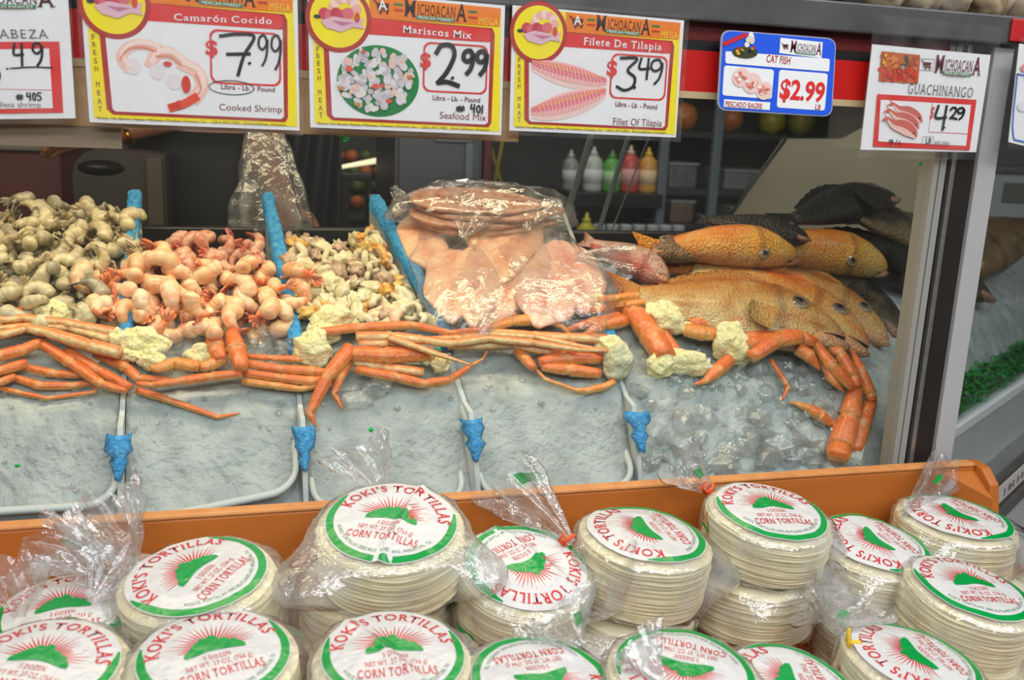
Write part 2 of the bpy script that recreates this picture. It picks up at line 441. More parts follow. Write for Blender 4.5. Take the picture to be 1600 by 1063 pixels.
# header: ledge and stripes
h = thing('case_header', 'grey metal ledge and red and black striped panel above the case glass', 'header', (.3, .1, 1.5))
MB().box((-1.2, -.03, 1.636), (1.12, .50, 1.676)).build('ledge', M_GREYMETAL, h, smooth=False, bevel=.003)
MB().box((-1.2, -.0125, 1.613), (.999, -.005, 1.6355)).build('maroon_stripe', mat('maroon_enamel', (92, 22, 22), .4), h, smooth=False)
MB().box((-1.2, -.0120, 1.600), (.999, -.005, 1.613)).build('black_stripe', M_BLACK, h, smooth=False)
MB().box((-1.2, -.0125, 1.546), (.999, -.005, 1.600)).build('red_stripe', mat('red_enamel', (196, 26, 22), .35, var=(10, .3, (176, 20, 20))), h, smooth=False)
MB().box((-1.2, -.0135, 1.537), (.999, -.005, 1.546)).build('beige_trim', mat('beige_trim', (188, 168, 128), .5), h, smooth=False)
MB().box((-.62, -.0115, 1.470), (.352, -.005, 1.537)).build('tan_backing_board', mat('tan_board', (190, 156, 112), .6, var=(20, .4, (168, 132, 92)), stretch=(.3, 1, 3)), h, smooth=False)
MB().box((-.62, -.0105, 1.445), (-.135, -.005, 1.470)).build('brown_lower_board', mat('grey_tan_board', (134, 120, 98), .6), h, smooth=False)

# ------------------------------------------------------------------ ice
def bedZ(y): return 1.11 + .65 * (y - .14)
def yb(x): return max(0., .667 * (x - 1.075))          # the front of the ice turns away at the corner
def icez0(x, y):
    """height of the ice surface, y counted from the front glass"""
    if y < .155: z = .955 + (1.098 - .955) * sstep(0, 1, clamp((y - .045) / .11)) ** .75
    else: z = 1.098 + .65 * (y - .155)
    return z
def icez(x, y): return icez0(x, y - yb(x)) + (.02 * sstep(1.1, 1.5, x) if x > 1.1 else 0)
def surf(px, py, off=0.):
    """point where the view through photo pixel (px, py) meets the ice surface raised by off"""
    r = ray(px, py).normalized(); t = .9; last = None
    while t < 3.2:
        q = CAM + r * t
        if q.y > .03 and q.z < icez(q.x, q.y) + off:
            lo, hi = t - .01, t
            for _ in range(12):
                m = (lo + hi) / 2; q = CAM + r * m
                if q.y > .03 and q.z < icez(q.x, q.y) + off: hi = m
                else: lo = m
            return CAM + r * hi
        t += .01
    return CAM + r * 1.8
def ice_block(i0, i1, rough, label, chunks, seed, ymax=.42):
    L = (lambda y: dxi(i0, y) + .005) if i0 is not None else (lambda y: -.46); Rr = (lambda y: dxi(i1, y) - .005) if i1 is not None else (lambda y: 1.0)
    x0, x1 = L(.1), Rr(.1); nx = int((x1 - x0) / .007); ny = 84
    mb = MB(); V = []; F = []
    for j in range(ny + 1):
        y = .047 + (ymax - .047) * (j / ny) ** 1.2
        for i in range(nx + 1):
            x = L(y) + (Rr(y) - L(y)) * i / nx
            z = icez(x, y) - .09 * sstep(ymax - .05, ymax, y)
            n = noise.noise(Vector((x * 38, y * 38, seed))) * .5 + noise.noise(Vector((x * 90, y * 90, seed + 4))) * .35
            cell = noise.voronoi(Vector((x * 44, y * 44, z * 44 + seed)))[0]
            n += (cell[1] - cell[0]) * .9
            edge = min(1, (x - L(y)) / .01, (Rr(y) - x) / .01)
            V.append((x, y + (-.004 * n * rough if y < .16 else 0), z + rough * .010 * n * (.4 + .6 * edge)))
    for j in range(ny):
        for i in range(nx): F.append((j * (nx + 1) + i, j * (nx + 1) + i + 1, (j + 1) * (nx + 1) + i + 1, (j + 1) * (nx + 1) + i))
    b = len(V); W1 = nx + 1
    # skirt down to the basin
    rim = list(range(W1)) + [j * W1 + nx for j in range(1, ny + 1)] + [ny * W1 + i for i in range(nx - 1, -1, -1)] + [j * W1 for j in range(ny - 1, 0, -1)]
    for i in rim: V.append((V[i][0], V[i][1], .936))
    for k in range(len(rim)):
        k2 = (k + 1) % len(rim); F.append((rim[k], b + k, b + k2, rim[k2]))
    mb.add(V, F, 0)
    r = random.Random(seed)
    for (n, ya, yb, s0, s1) in chunks:
        for _ in range(n):
            y = r.uniform(ya, yb); x0, x1 = L(y), Rr(y); x = r.uniform(x0 + .012, x1 - .012); s = r.uniform(s0, s1)
            Vv, Ff = ico(1)
            M = Matrix.Rotation(r.uniform(0, 6), 3, Vector((r.uniform(-1, 1), r.uniform(-1, 1), r.uniform(-1, 1))).normalized())
            out = [M @ Vector((q.x * s * r.uniform(.8, 1.3), q.y * s * r.uniform(.7, 1.1), q.z * s * r.uniform(.5, .9))) + Vector((x, y, icez(x, y) + s * .25)) for q in Vv]
            out = [q if x0 + .001 < q.x < x1 - .001 and q.y > .012 else Vector((clamp(q.x, x0 + .001, x1 - .001), max(q.y, .012), q.z)) for q in out]
            mb.add(out, Ff, 1)
    o = mb.build('crushed_ice', [M_ICE, M_ICEB], None, origin=((x0 + x1) / 2, .2, .936), smooth=True)
    for pl in o.data.polygons:
        if pl.material_index == 1: pl.use_smooth = False
    tag(o, label, 'ice', kind='stuff')
XD = [-.168, .062, .318, .582]
TBX = [[(.05, -.164), (.5, -.174)], [(.05, .079), (.27, .072), (.5, .045)], [(.05, .328), (.25, .307), (.5, .234)], [(.05, .586), (.5, .584)]]
def dxi(i, y):
    TB = TBX[i]
    for (ya, xa), (yb_, xb) in zip(TB, TB[1:]):
        if y <= yb_ or (yb_, xb) == TB[-1]: return xa + (xb - xa) * clamp((y - ya) / (yb_ - ya))
ice_block(None, 0, .4, 'smooth crushed ice at the far left end below the grey shrimp', [(26, .05, .2, .003, .008)], 1, .46)
ice_block(0, 1, .4, 'smooth crushed ice mound in front of the cooked orange shrimp', [(36, .1, .24, .003, .008)], 2, .385)
ice_block(1, 2, .4, 'smooth crushed ice mound in front of the mixed seafood', [(36, .1, .24, .003, .008)], 3, .40)
ice_block(2, 3, .35, 'smooth crushed ice mound below the bagged white fillets', [(26, .1, .24, .003, .008)], 4, .44)
ice_block(3, None, 1.0, 'rough chunky crushed ice bed under the whole fish by the post', [(90, .05, .17, .008, .020), (34, .045, .10, .016, .032), (140, .05, .3, .003, .009)], 5, .42)

# clear wet lumps sitting at the front of the shrimp
for i, (px, py, s) in enumerate([(215, 545, .026), (250, 560, .022), (270, 530, .020), (425, 520, .024), (455, 545, .022), (405, 540, .018), (440, 505, .016), (590, 605, .018), (560, 622, .020), (1010, 520, .016), (700, 510, .014), (715, 495, .013)]):
    c = surf(px, py, .01); mb = MB()
    blob(mb, c, (s * 1.2, s, s * .7), i + 3, .35, 2.2, 3)
    o = mb.build('ice_chunk', M_CLEARICE, None, origin=c - Vector((0, 0, s * .5)))
    tag(o, 'clear wet lump of ice among the crab legs at the front edge of the seafood', 'ice chunk', 'clear ice lumps along the seafood front')

# ------------------------------------------------------------------ dividers with blue foam edges
DL = ['divider board with blue edge between the grey shrimp and cooked shrimp', 'divider board with blue edge between the cooked shrimp and mixed seafood',
      'divider board with blue edge between the mixed seafood and bagged fillets', 'divider board with blue edge between the bagged fillets and whole fish']
for i, x in enumerate(XD):
    t = thing('divider_board', DL[i], 'divider', (x, .3, .936))
    def dx(y): return dxi(i, y)
    ys = [.09 + .42 * k / 16 for k in range(17)]
    mb = MB(); V = []; F = []
    P = [(.030, .938)] + [(.030 + .055 * k / 4, .950 + .12 * k / 4) for k in range(1, 5)] + [(y, bedZ(y) + .004 - .022 * (1 - sstep(.2, .26, y))) for y in ys[1:]] + [(.56, bedZ(.51)), (.56, .938)]
    n = len(P)
    for s in (-.0035, .0035):
        for y, z in P: V.append((dx(y) + s, y, z))
    F = [(k, (k + 1) % n, n + (k + 1) % n, n + k) for k in range(n)] + [tuple(range(n - 1, -1, -1)), tuple(range(n, 2 * n))]
    mb.add(V, F); mb.build('board', M_WHITEP, t, smooth=False)
    e = MB(); V = []; F = []; m = 30
    for k in range(m + 1):
        y = (.20 if i != 3 else .19) + (.30 if i != 3 else .05) * k / m; w = .0105 + .0018 * noise.noise(Vector((y * 60, x * 9, 1))); z = bedZ(y) + .003
        xc = dx(y)
        for (ax, az) in ((-w, -.016), (-w, .004), (-w * .6, .0085), (w * .6, .0085), (w, .004), (w, -.016)):
            V.append((xc + ax + .0034 * noise.noise(Vector((y * 75, az * 300, x))), y, z + az + .003 * noise.noise(Vector((y * 60, ax * 300, x + 3)))))
    for k in range(m):
        for q in range(5): F.append((k * 6 + q, k * 6 + q + 1, (k + 1) * 6 + q + 1, (k + 1) * 6 + q))
    F += [(0, 1, 2, 3, 4, 5), tuple(m * 6 + q for q in (5, 4, 3, 2, 1, 0))]
    e.add(V, F); e.build('foam_edge', M_BLUE, t)
    # torn blue flap hanging over the board's front end
    fl = MB(); V = []; F = []
    sz = [.017, .015, .019, .020][i]
    for k in range(9):
        q = k / 8; w = sz * (1 - .9 * q ** 1.2) * (1 + .7 * noise.noise(Vector((k * 1.1, i * 3.1, 0)))); y = .078 - .030 * q; z = bedZ(.088) - .012 - .055 * q
        for s in (-1, -.3, .4, 1): V.append((dx(.09) + s * w + .006 * noise.noise(Vector((k * .9 + s * .4, i * 5.3, 2))) * (1.4 - q), y - .014 * (1 - abs(s)) - .004, z + .004 * noise.noise(Vector((s * 3, k, i)))))
    for k in range(8):
        for q in range(3): F.append((k * 4 + q, k * 4 + q + 1, (k + 1) * 4 + q + 1, (k + 1) * 4 + q))
    fl.add(V, F); o = fl.build('foam_flap', M_BLUE, t); md = o.modifiers.new('thickness', 'SOLIDIFY'); md.thickness = .003

# ------------------------------------------------------------------ white tubs under the ice
def tub(x0, x1, label, z0=.957, skew=0., y0=.026):
    t = thing('ice_tub', label, 'tub', ((x0 + x1) / 2, .2, .936))
    mb = MB(); n = 8; r = .035
    def outline(g, dz, dy):
        out = []
        for cx, cy, a0 in ((x1 - r, .16, 0), (x0 + r, .16, 90), (x0 + r, y0 + r, 180), (x1 - r, y0 + r, 270)):
            for k in range(n + 1):
                a = rad(a0 + 90 * k / n); X = cx + (r + g) * cos(a); Y = cy + (r + g) * sin(a)
                zz = z0 + .62 * (Y - y0) + skew * (X - (x0 + x1) / 2) + dz
                out.append((X, max(Y + dy, .0075), max(zz, .9365)))
        return out
    prof = [(-.004, -.004, 0), (-.002, .001, 0), (.002, .0025, 0), (.005, .0005, 0), (.005, -.004, 0), (.001, -.006, 0), (-.004, -.02, .003), (-.010, -.05, .008)]
    V = []; F = []
    for g, dz, dy in prof: V += outline(g, dz, dy)
    N = 4 * (n + 1)
    for i in range(len(prof) - 1):
        for k in range(N):
            k2 = (k + 1) % N; F.append((i * N + k, i * N + k2, (i + 1) * N + k2, (i + 1) * N + k))
    mb.add(V, F)
    mb.build('tub_shell', M_WHITEP, t)
tub(-.47, -.171, 'white plastic tub rim at the far left end of the case', .985)
tub(-.157, .066, 'white plastic tub holding ice under the cooked shrimp', .973, .16)
tub(.090, .306, 'white plastic tub holding ice under the mixed seafood', .957)
tub(.338, .574, 'white plastic tub holding ice under the bagged fillets', .960, .05)

# ------------------------------------------------------------------ shrimp and mixed seafood
def inside(p, poly):
    x, y = p; c = False; n = len(poly)
    for i in range(n):
        (x0, y0), (x1, y1) = poly[i], poly[i - 1]
        if (y0 > y) != (y1 > y) and x < (x1 - x0) * (y - y0) / (y1 - y0) + x0: c = not c
    return c
def scatter(poly, dist, seed, tries=4000, sy=.7):
    r = random.Random(seed); xs = [p[0] for p in poly]; ys = [p[1] for p in poly]; out = []
    for _ in range(tries):
        q = (r.uniform(min(xs), max(xs)), r.uniform(min(ys), max(ys)))
        if inside(q, poly) and all((q[0] - o[0]) ** 2 + ((q[1] - o[1]) / sy) ** 2 > dist * dist for o in out): out.append(q)
    return out
def shrimp_meshes(name, arc, Rr, r0, cols, tailc, seed, plump=1.):
    """curled body in the local xy plane and its tail fan; returns two meshes"""
    r = random.Random(seed); n = 34; P = []; R = []
    for i in range(n):
        t = i / (n - 1); a = rad(arc) * (t - .5); k = Rr * (1.12 - .35 * t)
        P.append(Vector((k * cos(a), k * sin(a), .004 * sin(t * 5 + seed))))
        rr = r0 * (sstep(-.05, .14, t) ** .6) * (1 - .68 * t ** 1.3)
        rr *= 1 + .07 * abs(sin(t * pi * 6.5)) * plump
        R.append(max(rr, .0012))
    mb = MB()
    c0, c1, c2 = [lin(c) for c in cols]
    def cf(t, a):
        s = .5 + .5 * noise.noise(Vector((t * 6, cos(a) * 1.2, seed)))
        band = .5 + .5 * cos(t * pi * 13)
        c = mix3(c0, c1, clamp(s * .9 + .25 * band - .2))
        out = clamp(abs(sin(a)) * 1.1 - .35) if sin(a) > 0 else 0
        return mix3(c, c2, clamp(.8 * out * (.4 + .6 * band) + .95 * sstep(.66, .92, t)))
    tube(mb, P, R, 12, 1.0, Vector((0, 0, 1)), colf=cf)
    # small swimming legs on the inner side
    body = mb
    tl = MB(); d = (P[-1] - P[-4]).normalized(); s_ = Vector((0, 0, 1)); base = P[-1]
    V = []; F = []; C = []
    for q, sp in enumerate((-.9, -.3, .3, .9)):
        dd = (d + s_ * sp * .75).normalized(); w = dd.cross(d.cross(s_)).normalized(); L = r0 * (1.55 - .25 * abs(sp))
        th = d.cross(s_).normalized() * .0009
        b = len(V)
        for k, (l, ww) in enumerate(((0, .18), (.45, .34), (.85, .30), (1, .08))):
            for sg in (-1, 1):
                for h in (-1, 1): V.append(base + dd * L * l + w * sg * ww * r0 * .8 + th * h); C.append(mix3(lin(tailc), lin(cols[1]), .25 * (1 - l)))
        for k in range(3):
            o = b + k * 4
            F += [(o, o + 4, o + 6, o + 2), (o + 1, o + 3, o + 7, o + 5), (o, o + 1, o + 5, o + 4), (o + 2, o + 6, o + 7, o + 3)]
    tl.add(V, F, 0, C)
    return body, tl
def shrimp_kind(name, specs, label, cat, group):
    """prototypes (body mesh with a tail child) for copying"""
    out = []
    for i, sp in enumerate(specs):
        b, t = shrimp_meshes(name, *sp)
        o = b.build(name, M_FLESH, None, origin=Vector((0, 0, 0))); tag(o, label, cat, group)
        tl = t.build('tail_fan', M_FLESH, None, origin=Vector((0, 0, 0))); tl.parent = o
        out.append(o)
    return out
used = set()
def place_copy(proto, loc, R, s=1.0, label=None, group=None):
    if proto.name not in used: o = proto; used.add(proto.name)
    else:
        o = link(proto.copy())
        for ch in list(proto.children):
            if ch.parent == proto:
                c = link(ch.copy()); c.parent = o
    o.matrix_world = Matrix.Translation(loc) @ R.to_4x4() @ Matrix.Diagonal((s, s, s, 1))
    if label: o['label'] = label
    if group: o['group'] = group
    elif label and 'group' in o: del o['group']
    return o
BEDN = Vector((0, -.545, .839))
BEDR = Vector((0, 0, 1)).rotation_difference(BEDN).to_matrix()
def rnd_rot(r, lean=.55):
    return BEDR @ Matrix.Rotation(r.gauss(0, lean), 3, 'X') @ Matrix.Rotation(r.gauss(0, lean), 3, 'Y') @ Matrix.Rotation(r.uniform(0, 2 * pi), 3, 'Z')
def pile(protos, poly, layers, seed, lean=.55, smin=.85, smax=1.15):
    r = random.Random(seed); n = 0
    for k, (off, dist) in enumerate(layers):
        for (px, py) in scatter(poly, dist, seed + k):
            q = surf(px, py, off + r.uniform(-.004, .006))
            place_copy(protos[r.randrange(len(protos))], q, rnd_rot(r, lean), r.uniform(smin, smax)); n += 1
    return n
grey = [((206, 194, 156), (166, 152, 118), (128, 112, 80)), ((224, 212, 168), (190, 176, 132), (146, 126, 82)), ((172, 164, 140), (134, 126, 104), (100, 90, 68))]
raw = shrimp_kind('raw_shrimp', [(140, .0215, .0145, grey[0], (150, 132, 92), 1), (185, .0195, .0145, grey[1], (160, 140, 90), 2), (100, .028, .0138, grey[2], (120, 104, 80), 3), (160, .021, .015, grey[1], (176, 160, 110), 4)],
                  'grey-green raw headless shrimp in the loose heap by the left dividers', 'shrimp', 'raw grey shrimp heap')
G_POLY = [(-70, 318), (60, 322), (125, 326), (205, 345), (205, 385), (228, 412), (150, 430), (140, 470), (150, 488), (110, 500), (40, 490), (-70, 492)]
n1 = pile(raw, G_POLY, [(.002, 31), (.016, 29), (.031, 30), (.040, 42)], 21, .55, .68, .95)
peach = [((252, 222, 178), (248, 186, 126), (240, 122, 46)), ((252, 226, 190), (248, 194, 144), (240, 130, 62)), ((250, 212, 160), (246, 170, 104), (240, 106, 30))]
ck = shrimp_kind('cooked_shrimp', [(215, .0195, .0158, peach[0], (246, 104, 14), 5), (180, .021, .0156, peach[1], (250, 120, 24), 6), (240, .0185, .0152, peach[2], (244, 96, 12), 7), (120, .026, .0150, peach[2], (248, 110, 18), 8)],
                 'peach-orange cooked shrimp in the bright heap between the dividers', 'shrimp', 'cooked orange shrimp heap')
C_POLY = [(140, 438), (200, 418), (260, 408), (330, 418), (440, 428), (490, 424), (486, 452), (436, 500), (380, 516), (260, 512), (170, 490)]
n2 = pile(ck, C_POLY, [(.006, 38), (.024, 36), (.042, 39), (.052, 58)], 31, .55, .76, 1.02)
pink = [((222, 168, 140), (204, 124, 92), (196, 82, 50)), ((212, 156, 132), (194, 108, 80), (188, 72, 44))]
rd = shrimp_kind('cooked_shrimp', [(205, .0185, .0146, pink[0], (200, 66, 34), 9), (150, .021, .0146, pink[1], (196, 60, 30), 10)],
                 'dusky pink cooked shrimp heaped behind the bright orange ones', 'shrimp', 'pink shrimp at the rear')
R_POLY = [(262, 388), (300, 376), (405, 380), (412, 425), (330, 425), (270, 412)]
n3 = pile(rd, R_POLY, [(.004, 32), (.018, 32), (.032, 36)], 41, .55, .72, .95)
o = place_copy(ck[0], surf(238, 392, .05), BEDR @ Matrix.Rotation(rad(-30), 3, 'Z'), 1.05, 'single pale orange cooked shrimp curled on top of the grey shrimp by the blue edge')
# mixed seafood
M_POLY = [(448, 375), (500, 378), (530, 386), (572, 360), (592, 372), (612, 432), (650, 475), (662, 500), (600, 512), (500, 505), (458, 470), (452, 420)]
def chunk_protos():
    out = {}
    def reg(k, name, mbs, label, group):
        L = []
        for mb in mbs:
            o = mb.build(name, M_FLESH, None, origin=Vector((0, 0, 0))); tag(o, label, 'seafood', group); L.append(o)
        out[k] = L
    def cf(a, b, s):
        A, B = lin(a), lin(b)
        return lambda p, k: mix3(A, B, clamp(.5 + 1.1 * noise.noise(p * 1.6 + Vector((s, 0, 0)))))
    L = []
    for i in range(3):
        mb = MB(); blob(mb, (0, 0, 0), (.018, .012, .006 + .002 * i), i + 40, .45, 1.6, 3, colf=cf((240, 232, 196), (216, 206, 160), i)); L.append(mb)
    for i in range(2):       # squid rings
        mb = MB(); P = [Vector((.012 * cos(a), .010 * sin(a), .003 * sin(3 * a + i))) for a in [2 * pi * k / 20 for k in range(19)]]
        tube(mb, P, [.0042] * 19, 8, 1.5, colf=lambda t, a: mix3(lin((242, 234, 204)), lin((214, 200, 160)), .5 + .5 * cos(a))); L.append(mb)
    reg('squid', 'squid_piece', L, 'cream-white squid piece in the mixed seafood heap', 'squid pieces in the seafood mix')
    L = []
    for i in range(3):
        mb = MB(); blob(mb, (0, 0, 0), (.013, .011, .009), i + 60, .5, 2.1, 3, colf=cf((204, 170, 140), (150, 122, 106), i)); L.append(mb)
    reg('octopus', 'octopus_piece', L, 'pinkish-brown octopus piece in the mixed seafood heap', 'octopus pieces in the seafood mix')
    L = []
    for i in range(3):
        mb = MB(); blob(mb, (0, 0, 0), (.015, .0085, .0075), i + 80, .45, 2.0, 3, colf=cf((238, 172, 40), (206, 140, 40) if i != 1 else (200, 168, 70), i)); L.append(mb)
    reg('mussel', 'mussel_meat', L, 'orange-yellow mussel meat in the mixed seafood heap', 'mussel meats in the seafood mix')
    return out
CH = chunk_protos()
pal = [((244, 206, 170), (232, 178, 140), (226, 140, 96))]
sm = shrimp_kind('small_shrimp', [(190, .0125, .0095, pal[0], (230, 140, 90), 12)], 'small pale shrimp lying in the mixed seafood heap', 'shrimp', 'small shrimp in the seafood mix')
r = random.Random(5)
for off, dist in ((.004, 22), (.016, 20), (.030, 21)):
    for (px, py) in scatter(M_POLY, dist, int(off * 1000)):
        k = r.random(); edge = px > 560 + (py - 400) * .5
        L = CH['mussel'] if k < (.32 if edge else .13) else CH['octopus'] if k < .42 else sm if k < .52 else CH['squid']
        place_copy(L[r.randrange(len(L))], surf(px, py, off + r.uniform(-.003, .005)), rnd_rot(r, .6), r.uniform(.85, 1.3))

# ------------------------------------------------------------------ snow crab leg clusters
ORA, ORA2, CRE, YEL = lin((240, 134, 66)), lin((220, 98, 44)), lin((242, 218, 160)), lin((236, 180, 88))
def mpp(q): return (q - CAM).dot(FW) / FPX          # metres per photo pixel at a point
def leg_part(root, pts, wd, off, kind='o', name='leg', n=5):
    """a jointed crab leg through photo pixels lying on the ice; wd diameters in pixels, off the height over the ice"""
    offs = off if isinstance(off, (list, tuple)) else [off] * len(pts)
    Q = [surf(p[0], p[1], o) for p, o in zip(pts, offs)]
    if len(wd) < len(pts): wd = list(wd) + [wd[-1]] * (len(pts) - len(wd))
    P = []; R = []; Jn = []
    for i in range(len(Q) - 1):
        a, b = Q[i], Q[i + 1]; ra, rb = wd[i] * .43 * mpp(a), wd[i + 1] * .43 * mpp(b)
        for k in range(n):
            t = k / n
            bul = 1 + .05 * sin(pi * t)
            if k == 0 and i: bul = .86
            P.append(a.lerp(b, t)); R.append((ra + (rb - ra) * t) * bul)
        if i < len(Q) - 2:
            P.append(a.lerp(b, .95)); R.append(rb * 1.10); Jn.append(b)
    P.append(Q[-1]); R.append(max(wd[-1] * .5 * mpp(Q[-1]) * .8, .0006))
    P2 = [P[0]]; R2 = [R[0]]
    for p, q in zip(P[1:], R[1:]):
        if (p - P2[-1]).length > .0012: P2.append(p); R2.append(q)
    sd = rnd.random() * 50
    def jt(c, t):
        p = P2[min(len(P2) - 1, int(round(t * (len(P2) - 1))))]
        d = min([(p - j).length for j in Jn] + [1])
        return mix3(c, lin((238, 190, 120)), .6 * math.exp(-(d / .004) ** 2))
    def cf(t, a): return jt(cf0(t, a), t)
    def cf0(t, a):
        s = noise.noise(Vector((t * 9, sd, 0))) * .25; up = cos(a)
        if kind == 'l':      # underside turned up: cream with orange flanks
            c = mix3(CRE, YEL, sstep(.1, -.4, up)); return mix3(c, ORA, clamp(.9 * sstep(.72, .92, up + s * .6) + .5 * sstep(-.3, -.7, up)))
        if kind == 'y': return mix3(mix3(YEL, ORA, clamp(.1 + .6 * up + s)), CRE, clamp(sstep(.0, -.6, up)))
        c = mix3(ORA, ORA2, clamp(.35 + s * 1.6)); return mix3(mix3(c, YEL, .8 * sstep(.42, -.05, up + s * .7)), CRE, .85 * sstep(-.1, -.5, up + s * .5))
    mb = MB()
    vw = (CAM - Q[0]).normalized()
    tube(mb, P2, R2, 18, .86, (BEDN * .5 + Vector((0, 0, 1)) + vw * .15).normalized(), colf=cf)
    return mb.build(name, M_CRAB, root)
def meat_part(root, px, py, wpx, hpx, off, seed, tilt=0., grey=False):
    q = surf(px, py, off); k = mpp(q)
    A, B = (lin((255, 246, 200)), lin((246, 228, 154))) if not grey else (lin((222, 222, 196)), lin((190, 188, 150)))
    mb = MB()
    M = Matrix((RT, UP, -FW)).transposed() @ Matrix.Rotation(rad(tilt), 3, 'Z')
    blob(mb, q, (wpx * .5 * k, hpx * .5 * k, min(wpx, hpx) * .38 * k), seed, .22, 1.7, 4, M=M, colf=lambda p, kk: mix3(A, B, clamp(.5 + 1.6 * (1 - kk) + .5 * noise.noise(p * 5))))
    return mb.build('shoulder_meat', M_MEAT, root)
def crab(label, px, py, meats, legs, base=.02):
    q = surf(px, py, 0)
    t = thing('crab_leg_cluster', label, 'crab legs', q, None)
    for i, m in enumerate(meats): meat_part(t, *m[:4], m[4] if len(m) > 4 else base, int(px + i * 7), m[5] if len(m) > 5 else 0, len(m) > 6)
    for L in legs: leg_part(t, L[0], L[1], L[3] if len(L) > 3 else base, L[2] if len(L) > 2 else 'o')
    return t
crab('crab leg cluster with cream undersides up and thick white meat at far left', 190, 545,
     [(222, 536, 78, 48, .03, -12), (182, 530, 34, 34, .03), (236, 562, 44, 34, .026), (205, 556, 40, 22, .028)],
     [([(178, 519), (100, 504), (38, 497), (0, 500), (-70, 506)], [20, 17, 18, 16, 14], 'l', .040),
      ([(172, 530), (110, 512), (60, 508), (10, 512), (-60, 520)], [20, 18, 15, 14, 12], 'l', .034),
      ([(188, 552), (140, 540), (75, 520), (42, 513), (0, 524), (-60, 545)], [26, 27, 22, 17, 18, 14], 'l', .044)])
crab('dark orange crab leg cluster fanning down over the ice edge at far left', 40, 580,
     [(-52, 566, 70, 60, .02)],
     [([(-40, 556), (0, 556), (36, 547), (64, 534)], [22, 25, 24, 18], 'o', .030),
      ([(62, 535), (112, 568), (158, 600), (198, 612)], [20, 22, 18, 12], 'o', .026),
      ([(104, 548), (152, 578), (205, 606)], [20, 21, 15], 'o', .020),
      ([(214, 610), (262, 625), (340, 652), (375, 646)], [15, 15, 10, 3], 'o', .010),
      ([(150, 553), (198, 575), (216, 592), (262, 594)], [19, 21, 18, 12], 'o', .018),
      ([(-40, 586), (0, 580), (42, 567)], [20, 22, 19], 'o', .024),
      ([(30, 572), (84, 584), (132, 587)], [15, 17, 13], 'o', .014),
      ([(20, 590), (62, 603), (112, 603), (146, 598)], [15, 18, 15, 11], 'o', .012),
      ([(-40, 604), (0, 598), (24, 588)], [14, 17, 14], 'o', .02),
      ([(-40, 602), (0, 607), (30, 614), (75, 623), (148, 613), (150, 603)], [9, 11, 11, 9, 8, 7], 'o', .008)])
crab('small crab cluster with a pointed claw and white meat behind the cream legs', 60, 492,
     [(88, 489, 66, 34, .034, -14)],
     [([(-60, 500), (-10, 496), (24, 490), (44, 479), (57, 463)], [14, 17, 20, 11, 3], 'o', .036), ([(30, 490), (50, 484), (52, 472)], [12, 10, 3], 'y', .036)])
crab('bent crab cluster with two upright bright orange segments below the cooked shrimp', 345, 560,
     [(322, 510, 42, 26, .028), (346, 508, 26, 26, .028), (312, 558, 52, 38, .024, 20)],
     [([(332, 522), (338, 545), (345, 563)], [26, 33, 22], 'o', .040), ([(362, 520), (370, 548), (378, 578)], [24, 36, 24], 'o', .044),
      ([(378, 584), (330, 589), (282, 596), (236, 602), (212, 600)], [17, 20, 18, 13, 10], 'o', .034),
      ([(350, 560), (326, 572), (312, 574)], [26, 24, 18], 'y', .032), ([(312, 573), (272, 568), (244, 577), (236, 572)], [22, 26, 18, 8], 'y', .034)])
crab('crab cluster of four straight orange legs lying left of ragged white meat', 440, 585,
     [(487, 545, 58, 62, .034, 10), (505, 520, 50, 40, .03)],
     [([(508, 566), (468, 562), (425, 560), (384, 557)], [14, 15, 13, 11], 'o', .026), ([(512, 583), (488, 580), (440, 577), (380, 568)], [15, 20, 18, 17], 'o', .028),
      ([(508, 592), (486, 596), (440, 591), (378, 583)], [14, 19, 18, 16], 'o', .024), ([(520, 597), (470, 608), (430, 603), (378, 596)], [10, 13, 15, 14], 'y', .020)])
crab('long crab cluster with cream legs stretching right from ragged white meat', 620, 525,
     [(518, 500, 66, 42, .040, 20), (668, 500, 46, 20, .026, -24)],
     [([(500, 519), (560, 512), (644, 508), (702, 520), (768, 513)], [17, 20, 17, 12, 10], 'o', .048),
      ([(556, 526), (612, 526), (660, 531), (706, 537), (762, 529), (832, 536), (905, 547), (950, 548)], [19, 21, 18, 17, 16, 15, 11, 8], 'l', .050),
      ([(560, 538), (606, 536), (648, 534), (700, 528), (770, 522), (836, 526), (900, 540), (985, 556)], [16, 17, 15, 12, 12, 13, 11, 4], 'l', .044),
      ([(608, 527), (646, 541), (690, 556), (738, 571)], [15, 15, 10, 4], 'l', .058),
      ([(764, 514), (798, 502), (830, 500), (856, 503)], [13, 22, 24, 20], 'y', .042), ([(854, 500), (880, 512), (894, 526)], [15, 10, 3], 'y', .042), ([(806, 492), (790, 483)], [8, 2], 'y', .042)])
crab('crab cluster with two thick pale orange segments and a leg bent downward', 560, 575,
     [(688, 568, 32, 32, .030), (664, 560, 20, 24, .030)],
     [([(672, 553), (600, 556), (546, 553), (530, 560)], [30, 34, 30, 24], 'o', .038), ([(547, 545), (512, 588), (484, 646), (494, 668)], [30, 25, 17, 3], 'o', .042),
      ([(545, 562), (530, 592), (522, 616), (536, 640)], [19, 18, 12, 4], 'o', .026), ([(662, 582), (600, 574), (552, 566)], [18, 19, 17], 'l', .026),
      ([(556, 578), (620, 590), (662, 600), (702, 594), (738, 570)], [17, 20, 18, 17, 8], 'o', .026), ([(736, 571), (754, 561), (762, 548)], [7, 5, 4], 'y', .024)])
